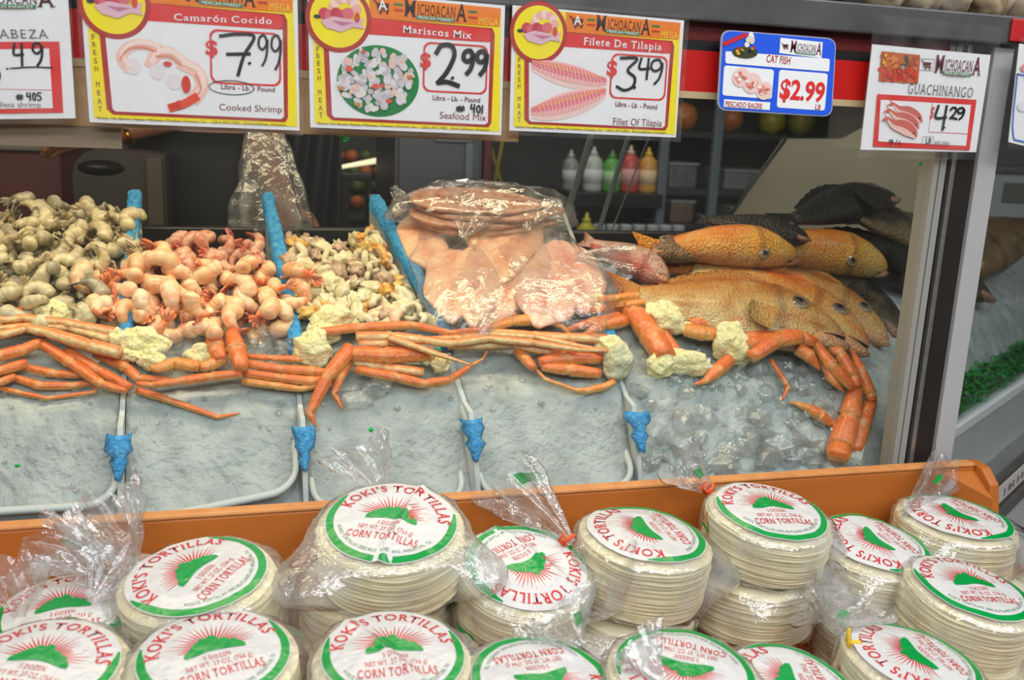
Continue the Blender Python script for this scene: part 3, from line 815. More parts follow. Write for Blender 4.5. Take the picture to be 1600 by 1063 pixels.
crab('crab cluster with a rounded greyish meat end above the blue flap', 900, 570,
     [(963, 568, 50, 56, .030, 0, 1), (955, 542, 50, 34, .036, -20)],
     [([(948, 530), (890, 528), (832, 523), (776, 518), (716, 524)], [22, 19, 15, 12, 10], 'l', .040), ([(940, 560), (880, 560), (842, 566)], [26, 31, 20], 'o', .028), ([(938, 584), (890, 578), (846, 574)], [20, 26, 16], 'o', .022),
      ([(834, 576), (822, 562), (806, 548)], [16, 20, 16], 'o', .026), ([(838, 578), (852, 593), (900, 610), (916, 611), (946, 604), (960, 596)], [6, 7, 9, 14, 15, 12], 'y', .020),
      ([(905, 543), (850, 548), (800, 538), (700, 541)], [12, 20, 18, 16], 'l', .034)])
crab('crab cluster with a thick red-orange segment bending down to white meat mid ice', 1010, 525,
     [(1066, 566, 86, 44, .024, -8), (1032, 572, 44, 40, .022)],
     [([(1040, 560), (1018, 525), (992, 490), (972, 476)], [42, 48, 38, 26], 'o', .036), ([(1058, 552), (1034, 522), (1004, 488)], [22, 26, 20], 'o', .026),
      ([(974, 478), (932, 484), (896, 487), (882, 501)], [18, 17, 12, 5], 'o', .036), ([(968, 494), (922, 504), (884, 516)], [20, 18, 10], 'o', .034),
      ([(976, 500), (942, 508), (908, 526)], [28, 27, 6], 'o', .036)])
crab('slim crab cluster of thin yellow-orange legs lying against the bagged fillets', 1000, 465,
     [(922, 472, 46, 26, .040, 15)],
     [([(932, 469), (992, 462), (1062, 454)], [15, 15, 13], 'y', .050), ([(978, 476), (1066, 463), (1108, 468), (1128, 465), (1124, 456)], [12, 15, 10, 8, 4], 'y', .052)])
crab('crab cluster with oval white meat under the large fish and legs rising right', 1100, 505,
     [(1040, 497, 62, 42, .046, -28), (1078, 516, 40, 24, .04, -20)],
     [([(1070, 515), (1100, 522), (1118, 522)], [28, 30, 24], 'y', .044), ([(1078, 506), (1140, 500), (1162, 497)], [26, 25, 18], 'o', .048),
      ([(1050, 487), (1108, 481), (1128, 488), (1136, 502)], [14, 17, 14, 8], 'o', .044), ([(1146, 506), (1190, 479), (1204, 474)], [24, 23, 15], 'o', .060),
      ([(1203, 476), (1213, 498), (1221, 513)], [12, 11, 5], 'o', .062)])
crab('crab cluster with a big white meat block and legs arching right then hanging down', 1230, 530,
     [(1142, 540, 56, 72, .040, 14)],
     [([(1166, 528), (1226, 515), (1262, 517), (1280, 528)], [20, 22, 22, 16], 'o', .058), ([(1172, 538), (1216, 524), (1250, 524), (1276, 534)], [22, 24, 24, 16], 'o', .064), ([(1174, 558), (1212, 534), (1252, 527), (1272, 536)], [26, 27, 27, 18], 'o', .070),
      ([(1246, 544), (1264, 556), (1281, 578)], [28, 27, 4], 'o', .054), ([(1270, 533), (1300, 572), (1332, 606)], [17, 26, 18], 'o', .060), ([(1282, 530), (1312, 552), (1334, 588), (1338, 606)], [16, 25, 23, 18], 'o', .052),
      ([(1282, 556), (1300, 594), (1318, 612)], [16, 18, 3], 'o', .044), ([(1330, 547), (1346, 580), (1360, 616), (1363, 628)], [8, 21, 22, 17], 'o', .040),
      ([(1204, 562), (1226, 596), (1231, 606), (1222, 626)], [10, 12, 9, 3], 'o', .030), ([(1140, 562), (1120, 580), (1102, 596), (1084, 601)], [24, 28, 13, 3], 'o', .030)])
crab('crab claw cluster hanging at the right with its white meat down at the bin edge', 1320, 680,
     [(1322, 716, 44, 24, .014)],
     [([(1337, 606), (1328, 650), (1312, 700), (1308, 716)], [26, 38, 46, 38], 'o', .032), ([(1362, 626), (1346, 664), (1336, 706)], [22, 34, 26], 'o', .026),
      ([(1304, 672), (1300, 662), (1280, 648), (1264, 639)], [12, 17, 27, 20], 'o', .020), ([(1266, 639), (1246, 632), (1232, 628)], [18, 11, 3], 'y', .020)])

# ------------------------------------------------------------------ whole fish
PH = [(0, .16), (.03, .40), (.08, .62), (.16, .86), (.26, 1.0), (.36, 1.0), (.5, .9), (.64, .68), (.78, .42), (.88, .25), (.94, .23), (1, .26)]
def prof(t, tab=PH):
    for (a, x), (b, y) in zip(tab, tab[1:]):
        if t <= b:
            k = (t - a) / (b - a); k = k * k * (3 - 2 * k) if False else k; return x + (y - x) * k
    return tab[-1][1]
PAL = {
 'snapper': [(240, 150, 48), (250, 188, 78), (250, 196, 96), (236, 196, 130)],
 'olive': [(186, 104, 40), (214, 150, 74), (222, 180, 112), (232, 206, 154)],
 'redback': [(230, 92, 26), (232, 146, 58), (226, 180, 104), (236, 208, 152)],
 'dark': [(12, 11, 10), (26, 23, 20), (40, 35, 28), (58, 50, 40)],
 'darkpale': [(20, 18, 16), (40, 36, 30), (84, 72, 54), (140, 118, 84)],
 'pale': [(150, 106, 90), (206, 170, 156), (226, 196, 184), (190, 90, 84)],
 'brown': [(70, 56, 42), (98, 80, 60), (120, 98, 74), (150, 124, 92)],
}
def fish3(label, S, T, hh, th, roll, pal, dorsal_hint, n0=BEDN, eye=True, mouth='closed', fins=True, skin=None, tail=True, group=None, eyes=.17, warm=False, ea=62):
    ax = (T - S); L = ax.length; ax.normalize()
    d0 = n0.cross(ax).normalized()
    if d0.dot(dorsal_hint) < 0: d0 = -d0
    n = ax.cross(d0).normalized()
    if n.dot(n0) < 0: n = -n
    D = d0 * cos(roll) + n * sin(roll); N = n * cos(roll) - d0 * sin(roll)
    C4 = [lin(c) for c in PAL[pal]]
    org = S.lerp(T, .4) - n0 * th
    t = thing('whole_fish', label, 'fish', org, group)
    skin = skin or (M_FISHD if pal in ('dark', 'darkpale') else M_FISH)
    rows, m = 44, 28; V = []; F = []; C = []; sd = rnd.random() * 40
    def pt(u, a):
        h = hh * prof(u); b = th * prof(u) ** .8 * (1 - .25 * u); cc = hh * (.10 * sin(pi * min(1, u * 1.4)) - .16 * (1 - min(1, u / .25)))
        gill = 1 + (.045 * th / hh) * (sstep(.24, .275, u) - sstep(.275, .36, u))
        ca, sa = cos(a), sin(a)
        return S + ax * (L * u) + D * (h * ca * (1 if ca > 0 else .92) + cc) + N * (b * (abs(sa) ** .85) * (1 if sa > 0 else -1) * gill)
    for i in range(rows + 1):
        u = .86 * i / rows
        for k in range(m):
            a = 2 * pi * k / m; V.append(pt(u, a))
            v = cos(a) + .25 * noise.noise(Vector((u * 7, a, sd)))
            c = mix3(C4[0], C4[1], sstep(1.0, .55, v)); c = mix3(c, C4[2], sstep(.6, .0, v)); c = mix3(c, C4[3], sstep(.0, -.7, v))
            if u < .26: c = mix3(c, C4[2], .35 * sstep(.26, .2, u))
            if u < .04: c = mix3(c, lin((214, 150, 110)) if pal not in ('dark',) else c, .6)
            if warm: c = mix3(c, lin((226, 96, 28)), .7 * sstep(.22, .5, u) * (.6 + .8 * noise.noise(Vector((u * 6, a * 1.5, sd + 3)))))
            if abs(u - .285) < .016: c = tuple(x * .5 for x in c)
            bl = noise.noise(Vector((u * 11, cos(a) * 2.6 + 3 * (sin(a) > 0), sd))) + .6 * noise.noise(Vector((u * 27, cos(a) * 6, sd + 8)))
            c = mix3(c, C4[0], clamp(bl * .9)); c = mix3(c, C4[3], clamp(-bl * .7))
            if pal in ('olive', 'redback') and .05 < u < .3: c = mix3(c, lin((222, 130, 96)), clamp(.5 * noise.noise(Vector((u * 16, a * 2, sd + 20)))))
            C.append(c)
    for i in range(rows):
        for k in range(m):
            k2 = (k + 1) % m; F.append((i * m + k, i * m + k2, (i + 1) * m + k2, (i + 1) * m + k))
    F.append(tuple(range(m - 1, -1, -1))); F.append(tuple(rows * m + k for k in range(m)))
    MB().add(V, F, 0, C).build('body', skin, t)
    if eye:
        for sg in ((1,) if roll < .4 else (1,)):
            a = rad(ea); q = pt(eyes, a); q2 = q
            rr = hh * .225; up = (q - (S + ax * (L * eyes))).normalized()
            up = (N * .93 + D * .25).normalized()
            Mx = up.to_track_quat('Z', 'Y').to_matrix()
            ring = MB(); lathe(ring, [(rr * 1.25, -.004), (rr * 1.22, 0), (rr * 1.02, rr * .10), (rr * .9, rr * .06)], 24, q - up * rr * .08, 0, Mx)
            e = MB(); lathe(e, [(rr * .98, 0), (rr * .9, rr * .09), (rr * .7, rr * .16), (rr * .4, rr * .21), (rr * .05, rr * .22)], 22, q - up * rr * .08, 0, Mx)
            eo = e.build('eye', M_EYE, t)
            rb = sub('eye_ring', ring, M_EYERING if pal not in ('dark', 'darkpale') else M_BLACK, eo)
            pu = MB(); lathe(pu, [(rr * .50, rr * .12), (rr * .44, rr * .235), (rr * .05, rr * .25)], 16, q - up * rr * .08, 0, Mx)
            sub('pupil', pu, M_BLACK, eo)
    # lower jaw / lips
    jb = MB(); jc = lin((226, 164, 126)) if pal not in ('dark', 'darkpale') else lin((204, 150, 132)); op = .22 if mouth == 'open' else .08
    base = S + ax * L * .15 - D * hh * .40 + N * th * .45; tip = S - ax * L * .012 - D * hh * (.28 + op) + N * th * .22
    P = [base.lerp(tip, k / 6) + D * (-.06 * hh * sin(pi * k / 6)) for k in range(7)]
    tube(jb, P, [hh * x for x in (.10, .17, .19, .185, .165, .13, .05)], 12, 1.0, D, colf=lambda tt, a: mix3(jc, C4[3], .4 * (.5 + .5 * cos(a * 2))))
    jb.build('lower_jaw', skin, t)
    lip = MB()
    P = [S + ax * L * (.004 + .11 * k / 5) - D * hh * (.22 + .17 * k / 5) + N * th * (.15 + .5 * k / 5) for k in range(6)]
    tube(lip, P, [hh * x for x in (.07, .085, .085, .08, .06, .03)], 8, 1, D, colf=lambda tt, a: mix3(jc, lin((190, 100, 60)), .3))
    lip.build('upper_lip', skin, t)
    ms = MB(); P = [S + ax * L * (.012 + .10 * k / 5) - D * hh * (.285 + .135 * k / 5) + N * th * (.20 + .56 * k / 5) for k in range(6)]
    tube(ms, P, [hh * x * (1.6 if mouth == 'open' else 1) for x in (.05, .06, .055, .05, .04, .02)], 8, .6, D); ms.build('mouth_opening', M_BLACK, t)
    def fan(name, pts0, pts1, cc, th_=.0012):
        fm = MB(); V = []; F = []; Cc = []; k0 = len(pts0)
        for s_ in (-1, 1):
            for a_, b_ in zip(pts0, pts1):
                for j in range(3): V.append(a_.lerp(b_, j / 2) + N * th_ * s_ * (1 - j * .4)); Cc.append(mix3(cc[0], cc[1], j / 2))
        for s_ in range(2):
            o = s_ * k0 * 3
            for i in range(k0 - 1):
                for j in range(2):
                    q = (o + i * 3 + j, o + i * 3 + j + 1, o + (i + 1) * 3 + j + 1, o + (i + 1) * 3 + j); F.append(q if s_ else q[::-1])
        for i in range(k0 - 1): F.append((i * 3 + 2, k0 * 3 + i * 3 + 2, k0 * 3 + (i + 1) * 3 + 2, (i + 1) * 3 + 2))
        fm.add(V, F, 0, Cc); fm.build(name, skin, t)
    if fins:
        us = [.26 + .5 * k / 14 for k in range(15)]
        fan('dorsal_fin', [pt(u, 0) - D * hh * .04 for u in us], [pt(u, 0) + D * hh * (.10 + .24 * sin(pi * (k / 14) ** .7)) * (1 if k % 2 else .82) + ax * L * .03 for k, u in enumerate(us)], (C4[0], C4[1]))
        q = pt(.30, rad(100)); dirs = [(-(D) * (.9 - .22 * k) + ax * (.35 + .14 * k)).normalized() for k in range(6)]
        fan('pectoral_fin', [q + N * .002 + D * .004 * (k - 2.5) * .5 for k in range(6)], [q + N * (.008) + d * L * (.15 - .012 * abs(k - 2.5)) for k, d in enumerate(dirs)], (C4[1], C4[2]))
    if tail:
        fan('tail_fin', [pt(.85, 0).lerp(pt(.85, pi), k / 8) for k in range(9)], [S + ax * L * (1.0 - .05 * (1 - abs(k - 4) / 4)) + D * hh * .62 * (4 - k) / 4 for k in range(9)], (C4[1], C4[0]))
    return t
def fish(label, s, T_, off, hh_px, th, roll, pal, off2=None, **kw):
    S = surf(s[0], s[1], off); T = surf(T_[0], T_[1], off2 if off2 is not None else off)
    return fish3(label, S, T, hh_px * .5 * mpp(S.lerp(T, .4)), th, roll, pal, kw.pop('hint', UP), **kw)
fish('large golden-brown snapper at the front, overlapping the fish on its right', (1316, 520), (945, 452), .052, 132, .030, .12, 'olive', mouth='open', eyes=.20)
fish('golden orange-backed snapper between the front snapper and the ringed-eye one', (1358, 536), (1040, 400), .036, 122, .028, .12, 'redback', mouth='open', eyes=.185)
fish('olive-gold snapper with a dark ringed eye, behind the orange-backed snapper', (1388, 528), (1110, 390), .022, 104, .026, .12, 'olive', eyes=.18)
fish('grey fish with a pink gaping jaw lying nearest the case post', (1420, 522), (1180, 372), .010, 92, .024, .15, 'darkpale', mouth='open', eye=False)
fish('plump orange snapper lying belly-side toward the glass, left of its twin', (1243, 393), (985, 384), .072, 72, .048, .95, 'snapper', eyes=.27, fins=False, warm=True, ea=96)
fish('plump orange snapper lying on the pile, its nose close to the post', (1382, 412), (1120, 376), .066, 76, .048, .95, 'snapper', eyes=.30, fins=False, warm=True, ea=96)
fish('small brown fish head peeping out behind the left orange snapper', (1016, 388), (1120, 400), .070, 50, .022, .2, 'brown', tail=False, fins=False)
fish('pale pink gutted fish lying beside the fillet bags', (1046, 436), (905, 372), .055, 66, .024, .1, 'pale', fins=False, eye=False)
fish('dark fish with a spiny back and forked tail lying highest on the pile', (1392, 306), (1212, 350), .120, 76, .030, .1, 'dark', hint=Vector((0, 0, 1)))
fish('dark brown-sided fish half hidden behind the case post', (1500, 392), (1310, 330), .100, 92, .030, .1, 'darkpale', hint=Vector((0, 0, 1)), eye=False)
fish('black glossy fish lying across the pile behind the right orange snapper', (1470, 440), (1215, 362), .060, 92, .030, .2, 'dark', hint=Vector((0, 0, 1)))
fish('dark greenish fish lying along the rear of the ice behind the left orange snapper', (1262, 372), (1080, 340), .105, 52, .024, .1, 'dark', hint=Vector((0, 0, 1)), fins=False)
fish('dark fish with a yellowish jaw poking out right of the case post', (1541, 456), (1330, 388), .045, 84, .030, .2, 'darkpale', eye=False, mouth='open')

# ------------------------------------------------------------------ bagged tilapia fillets
def fillet(label, a, b, wpx, off, col, seed, off2=None, group=None, thick=.009):
    """flat tapered fillet running from pixel a (wide end) to pixel b"""
    A = surf(a[0], a[1], off); B = surf(b[0], b[1], off if off2 is None else off2); ax = B - A; L = ax.length; ax.normalize()
    W = BEDN.cross(ax).normalized(); N = ax.cross(W); N = N if N.dot(BEDN) > 0 else -N
    hw = wpx * .5 * mpp(A); V = []; F = []; C = []; rows, m = 26, 20
    c0, c1, c2 = [lin(c) for c in col]
    for i in range(rows + 1):
        u = i / rows; w = hw * (sstep(-.06, .22, u) ** .6) * (1 - sstep(.55, 1.06, u) ** 1.4 * .92) * (1 + .05 * noise.noise(Vector((u * 4, seed, 0)))); h = thick * (w / hw) ** .5
        for k in range(m):
            an = 2 * pi * k / m; x = cos(an); z = sin(an)
            groove = .75 * math.exp(-(x * 5) ** 2) * (1 if z > 0 else 0)
            V.append(A + ax * L * u + W * (w * x + .004 * sin(u * 3 + seed)) + N * (h * z * (1 - groove * .55) * (1 + .15 * noise.noise(Vector((u * 5, x * 2, seed))))))
            s = noise.noise(Vector((u * 5, x * 2.2, seed + 9)))
            c = mix3(c0, c1, clamp(.35 + s)); c = mix3(c, c2, clamp(math.exp(-(x * 4 + .3) ** 2) * (.55 + s))); C.append(c)
    for i in range(rows):
        for k in range(m):
            k2 = (k + 1) % m; F.append((i * m + k, i * m + k2, (i + 1) * m + k2, (i + 1) * m + k))
    F += [tuple(range(m - 1, -1, -1)), tuple(rows * m + k for k in range(m))]
    o = MB().add(V, F, 0, C).build('fish_fillet', M_FLESH, None, origin=A.lerp(B, .5) - N * thick)
    return tag(o, label, 'fish fillet', group)
PK = [(242, 188, 152), (232, 168, 134), (214, 120, 100)]; PK2 = [(238, 180, 142), (228, 160, 120), (210, 112, 86)]; RD = [(238, 186, 168), (228, 160, 146), (204, 92, 88)]
BR = [(186, 120, 94), (160, 90, 68), (120, 48, 36)]
fillet('pale peach fillet standing at the left in the front fillet bag', (708, 392), (708, 505), 92, .050, PK, 1)
fillet('pale peach fillet with a pink tip right of its twin in the front bag', (744, 386), (742, 512), 76, .052, PK, 2)
fillet('peach fillet slanting up right along the middle bag fold', (838, 352), (748, 462), 60, .050, PK2, 3)
fillet('long peach fillet slanting below the fold in the middle bag', (836, 400), (748, 515), 62, .040, PK2, 4)
fillet('broad pinkish fillet with a red centre at the front of the right bag', (868, 424), (835, 510), 96, .050, RD, 5)
fillet('wide pink fillet lying upright along the right edge of the bags', (872, 378), (912, 490), 100, .044, RD, 6, thick=.012)
fillet('peach fillet high in the bags below the brown stack', (800, 318), (745, 410), 84, .048, PK, 7)
fillet('peach fillet at the left edge beside the blue divider', (640, 338), (690, 430), 70, .034, PK, 8)
for i, (a, b, w, lb) in enumerate([((640, 312), (860, 318), 20, 'topmost brown-pink fillet in the flat stack at the rear'), ((650, 322), (880, 328), 20, 'second brown-pink fillet from the top of the flat rear stack'),
                                   ((640, 333), (850, 338), 22, 'third brown-pink fillet down in the flat rear stack'), ((660, 344), (870, 349), 22, 'lowest brown-pink fillet of the flat rear stack')]):
    A = atY(a[0], a[1], .50 - .012 * i); fillet(lb, a, b, 64, .098 - .013 * i, BR, 20 + i, thick=.008)
def film_sheet(mb, grid, wr=.004, freq=30, seed=0, colf=None):
    """wrinkled sheet through a grid of points (rows of Vectors)"""
    n = len(grid); m = len(grid[0]); V = []; F = []
    for i in range(n):
        for j in range(m):
            p = grid[i][j]; q = Vector((p.x * freq, p.y * freq, p.z * freq + seed))
            V.append(p + Vector((noise.noise(q), noise.noise(q + Vector((9, 0, 0))), noise.noise(q + Vector((0, 9, 0))))) * wr + BEDN * wr * 1.2 * abs(noise.noise(q * 2.3)))
    for i in range(n - 1):
        for j in range(m - 1): F.append((i * m + j, i * m + j + 1, (i + 1) * m + j + 1, (i + 1) * m + j))
    mb.add(V, F); return mb
def pillow_bag(label, outline_c, rx, ry, off, bulge, tilt, seed, neck=None, group=None):
    """soft clear bag over fillets: closed flattened shell around a pixel centre, optional open neck"""
    c = surf(*outline_c, off); k = mpp(c); t = thing('fillet_bag', label, 'plastic bag', c - BEDN * bulge, group)
    a = BEDR @ Vector((1, 0, 0)); b = BEDN.cross(a)
    a, b = a * cos(tilt) + b * sin(tilt), b * cos(tilt) - a * sin(tilt)
    V, F = ico(4); mb = MB(); out = []
    for p in V:
        e = 1 / max(abs(p.x) ** 3 + abs(p.y) ** 3, .05) ** .22 if False else 1
        ang = math.atan2(p.y, p.x); w = 1 + .07 * sin(ang * 5 + seed) + .05 * sin(ang * 11 + seed * 2) + .05 * noise.noise(p * 4 + Vector((seed, 0, 0)))
        h = bulge * (1 + .30 * noise.noise(p * 3.1 + Vector((0, seed, 0))) + .16 * abs(noise.noise(p * 8 + Vector((0, seed, 4)))))
        out.append(c + a * (p.x * rx * k * w) + b * (p.y * ry * k * w) + BEDN * (p.z * h))
    mb.add(out, F); mb.build('film', M_BAG, t)
    if neck: neck_part(t, surf(*neck[0], off + neck[2]), surf(*neck[1], off + neck[3]), neck[4], seed, 'bag_neck')
    return t
def neck_part(root, A, B, wend, seed, name='bag_neck', strips=(), wbase=.006, open_=True, sqz=.45, mat_=None):
    """gathered plastic flaring from A to B; strips are (from, to, angle) bands of printed green film"""
    ax = B - A; L = ax.length; ax.normalize()
    u = (ax.cross(FW)).normalized(); w = ax.cross(u).normalized()
    rows, m = 22, 64; V = []; F = []
    for i in range(rows + 1):
        s = i / rows; rr = wbase + (wend - wbase) * sstep(0, 1, s) ** .75
        for k in range(m):
            an = 2 * pi * k / m
            ruf = 1 + (.28 * sin(an * 5 + seed + s * 1.2) + .18 * sin(an * 9 + seed * 2)) * (.5 + .5 * s) + .2 * noise.noise(Vector((cos(an) * 3, sin(an) * 3 + seed, s * 5)))
            l = L * s * (1 + (.12 * noise.noise(Vector((cos(an) * 2, sin(an) * 2, seed))) + .08 * sin(an * 3 + seed)) * s)
            V.append(A + ax * l + u * (rr * ruf * cos(an)) + w * (rr * sqz * ruf * sin(an)) + u * .01 * sin(s * 2 + seed) * s)
    for i in range(rows):
        for k in range(m):
            k2 = (k + 1) % m; F.append((i * m + k, i * m + k2, (i + 1) * m + k2, (i + 1) * m + k))
    o = MB().add(V, F).build(name, mat_ or M_NECK, root)
    for (s0, s1, k0, k1) in strips:
        sm = MB(); Vs = []; Fs = []; n0 = max(1, int((k1 - k0)))
        i0, i1 = int(s0 * rows), max(int(s0 * rows) + 1, int(s1 * rows))
        for i in range(i0, i1 + 1):
            for k in range(k0, k1 + 1): Vs.append(V[i * m + k % m] - FW * .0012)
        wdt = k1 - k0 + 1
        for i in range(i1 - i0):
            for k in range(wdt - 1): Fs.append((i * wdt + k, i * wdt + k + 1, (i + 1) * wdt + k + 1, (i + 1) * wdt + k))
        sm.add(Vs, Fs); sub('printed_strip', sm, ink(16, 150, 66), o)
    return o
pillow_bag('clear bag wrapped over the two upright peach fillets, gathered at its foot', (712, 438), 66, 128, .048, .030, 0, 1, ((722, 372), (752, 318), .02, .05, .045))
pillow_bag('clear bag over the slanting peach fillets in the middle', (790, 420), 70, 150, .044, .030, -.5, 2, ((822, 360), (836, 316), .03, .05, .030))
pillow_bag('clear bag with sharp highlights over the red-centred fillets at the right', (872, 438), 88, 120, .046, .032, .25, 3, ((900, 400), (985, 410), .02, .02, .034))
pillow_bag('clear bag around the flat brown stack at the rear', (760, 328), 150, 50, .075, .045, 0, 4, ((650, 322), (612, 318), .0, .01, .022))

# ------------------------------------------------------------------ clear bag hanging at the rear
hb = thing('hanging_plastic_bag', 'empty clear plastic bag held up behind the pink shrimp by the reflected onlooker', 'plastic bag', atY(425, 372, .60))
neck_part(hb, atY(410, 190, .60), atY(432, 378, .58), .066, 3, 'bag_film', wbase=.032, sqz=.35)

# ------------------------------------------------------------------ price signs hung in front of the glass
RED, MAR, WHT, YELW, ORG, GRN, INK = (222, 54, 50), (176, 46, 44), (238, 240, 242), (250, 232, 20), (240, 130, 30), (20, 130, 70), (22, 22, 26)
def logo(A, part, a, b, hbig, col, layer=3):
    """the market's name with tall first and last letters between base-line pixels a and b"""
    ax, ay = a; bx, by = b; L = bx - ax; f = lambda t: (ax + L * t, ay + (by - ay) * t)
    A.text(part, 'M', f(0), f(.21), hbig, col, layer, .012, True)
    g = lambda t: (f(t)[0], f(t)[1] - hbig * .18)
    A.text(part, 'ICHOACAN', g(.22), g(.83), hbig * .66, col, layer, .0, True)
    A.text(part, 'A', f(.83), f(1), hbig, col, layer, .012, True)
    A.poly(part, [(f(.2)[0], f(.2)[1] - hbig * .13), (f(.81)[0], f(.81)[1] - hbig * .13), (f(.81)[0], f(.81)[1] + hbig * .13), (f(.2)[0], f(.2)[1] + hbig * .13)], GRN, layer)
    A.text(part, 'MEXICAN MARKET', (f(.22)[0], f(.22)[1] + hbig * .09), (f(.79)[0], f(.79)[1] + hbig * .09), hbig * .17, WHT, layer + 1, .01)
def cart(A, part, x, y, s, col, layer=3):
    A.line(part, [(x - s, y - s * .8), (x - s * .7, y - s * .6), (x - s * .45, y + s * .45), (x + s * .8, y + s * .5)], s * .16, col, layer, False)
    A.poly(part, [(x - s * .7, y - s * .5), (x + s * .9, y - s * .4), (x + s * .75, y + s * .25), (x - s * .5, y + s * .2)], col, layer)
    for k in (-.2, .6): A.ell(part, (x + s * k, y + s * .78), s * .16, s * .16, col, layer, n=10)
def catch(A, cx, cy, s=1.0):
    """small picture of shrimp and a pink fish in the round corner badge"""
    P = 'badge_picture'
    for i in range(8):
        a = rad(200 - 200 * i / 7); A.ell(P, (cx + 8 * s + 16 * s * cos(a), cy - 8 * s - 15 * s * sin(a)), 6.5 * s, 6.5 * s, [(246, 214, 206), (240, 180, 166)][i % 2], 4, n=12)
    for i in range(5): A.ell(P, (cx - 20 * s + 8 * s * i, cy - 2 * s + (i % 2) * 3 * s), 8 * s, 8 * s, [(206, 74, 92), (220, 110, 120), (192, 66, 80)][i % 3], 5, n=12)
    A.poly(P, [(cx - 26 * s, cy + 8 * s), (cx - 8 * s, cy + 2 * s), (cx + 22 * s, cy + 8 * s), (cx + 34 * s, cy + 4 * s), (cx + 30 * s, cy + 14 * s), (cx + 34 * s, cy + 20 * s), (cx + 18 * s, cy + 17 * s), (cx + 2 * s, cy + 24 * s), (cx - 18 * s, cy + 18 * s)], (226, 186, 202), 6)
    A.poly(P, [(cx - 10 * s, cy + 8 * s), (cx + 18 * s, cy + 11 * s), (cx + 4 * s, cy + 15 * s)], (200, 120, 150), 7)
    A.ell(P, (cx + 24 * s, cy + 4 * s), 4 * s, 7 * s, (216, 70, 50), 7, n=10)
    A.ell(P, (cx - 30 * s, cy + 2 * s), 5 * s, 2.5 * s, (50, 60, 70), 6, n=10)
def card(root, y, corners, conv, sleeve=True, col=None, grow=.004, up=0.):
    P = [conv(*c) for c in corners]; mb = MB(); V = [(p.x, y, p.z) for p in P] + [(p.x, y + .0015, p.z) for p in P]
    mb.add(V, [(0, 1, 2, 3), (7, 6, 5, 4), (0, 4, 5, 1), (1, 5, 6, 2), (2, 6, 7, 3), (3, 7, 4, 0)])
    mb.build('card', col or ink(*WHT), root, smooth=False)
    if sleeve:
        cx = sum(p.x for p in P) / 4; cz = sum(p.z for p in P) / 4; s = MB(); n = 14; V = []; F = []
        for j in range(n + 1):
            for i in range(n + 1):
                u, v = i / n, j / n
                q = P[0].lerp(P[1], u).lerp(P[3].lerp(P[2], u), v)
                x = q.x + grow * (2 * u - 1); z = q.z - grow * 1.4 * (2 * v - 1) + up * (1 - v)
                V.append((x, y - .0072 - .0012 * noise.noise(Vector((x * 40, z * 40, y * 9))), z))
        for j in range(n):
            for i in range(n): F.append((j * (n + 1) + i, j * (n + 1) + i + 1, (j + 1) * (n + 1) + i + 1, (j + 1) * (n + 1) + i))
        s.add(V, F).build('plastic_sleeve', M_SLEEVE, root)
SY = -.034
B3 = atY(796, 204, SY)
def canon(bl, br, kz):
    """maps pixels of the rightmost yellow sign onto another sign of the row, given that sign's two lower corners"""
    a, b = atY(*bl, SY), atY(*br, SY); q = atY(1056, 215, SY); k = (b - a).length / (q - B3).length
    def f(px, py):
        p = atY(px, py, SY) - B3; return a + Vector((p.x * k, 0, p.z * kz))
    return f
def yellow_sign(label, bl, br, kz, title, english, price, draw, tbase, ebase):
    cv = canon(bl, br, kz); mid = (atY(*bl, SY) + atY(*br, SY)) / 2
    t = thing('price_sign', label, 'price sign', mid, None)
    A = Art(SY, cv)
    card(t, SY, [(801, 8), (1069, 32), (1056, 215), (796, 204)], cv)
    A.poly('yellow_border', [(808, 11), (1063, 37), (1054, 210), (802, 198)], YELW, 0)
    A.poly('banner', [(884, 19), (1063, 36), (1060, 62), (884, 50)], ORG, 1)
    A.poly('red_frame', [(819, 86), (826, 60), (884, 50), (1050, 64), (1053, 72), (1043, 198), (1039, 204), (826, 194), (819, 187)], MAR, 1)
    A.poly('white_panel', [(826, 88), (882, 72), (1046, 84), (1038, 197), (1034, 200), (829, 190), (826, 186)], WHT, 2)
    A.poly('title_strip', [(882, 51), (1043, 65), (1047, 69), (1047, 79), (1043, 84), (880, 73)], RED, 3)
    A.ring('badge', (841, 51), 38, 7, MAR, 3); A.ell('badge', (841, 51), 38.5, 38.5, YELW, 3, n=40)
    catch(A, 842, 46)
    cart(A, 'logo', 901, 34, 11, (90, 40, 24)); A.text('logo', 'A', (896, 39), (907, 39), 13, WHT, 5, .02)
    logo(A, 'logo', (929, 47), (1015, 55), 21, (60, 24, 20), 2)
    for x, y in ((917, 29), (1018, 39)): A.poly('logo', [(x, y), (x + 12, y + 1), (x + 12, y + 4), (x, y + 3)], GRN, 2); A.poly('logo', [(x, y + 8), (x + 12, y + 9), (x + 12, y + 12), (x, y + 11)], (200, 60, 30), 2)
    A.text('logo', 'MEGA', (1031, 59), (1058, 61), 9, (250, 220, 60), 2, .0, True)
    for ch, y in zip('FRESHMEAT', (97, 107, 117, 128, 138, 158, 169, 180, 190)): A.text('side_lettering', ch, (808, y), (814, y), 6.5, (110, 60, 30), 1, .0, True)
    A.text('fine_print', 'Roast, No Bones, Fajitas, Milanesa, Chuleta, Chorizo, Inc.   (281) 477-1900   Email address, Houston', (806, 200), (1040, 209), 3.4, (120, 100, 20), 1)
    A.frame('price_box', (955, 83), (1038, 158), .0022, RED, 3, .009)
    A.conv = lambda px, py: atY(px, py, SY)
    A.text('title_lettering', title, *tbase, 10.5, WHT, 4, .014, True)
    A.text('english_name', english, *ebase, 10, (122, 50, 44), 3)
    draw(A)
    A.build(t); return t
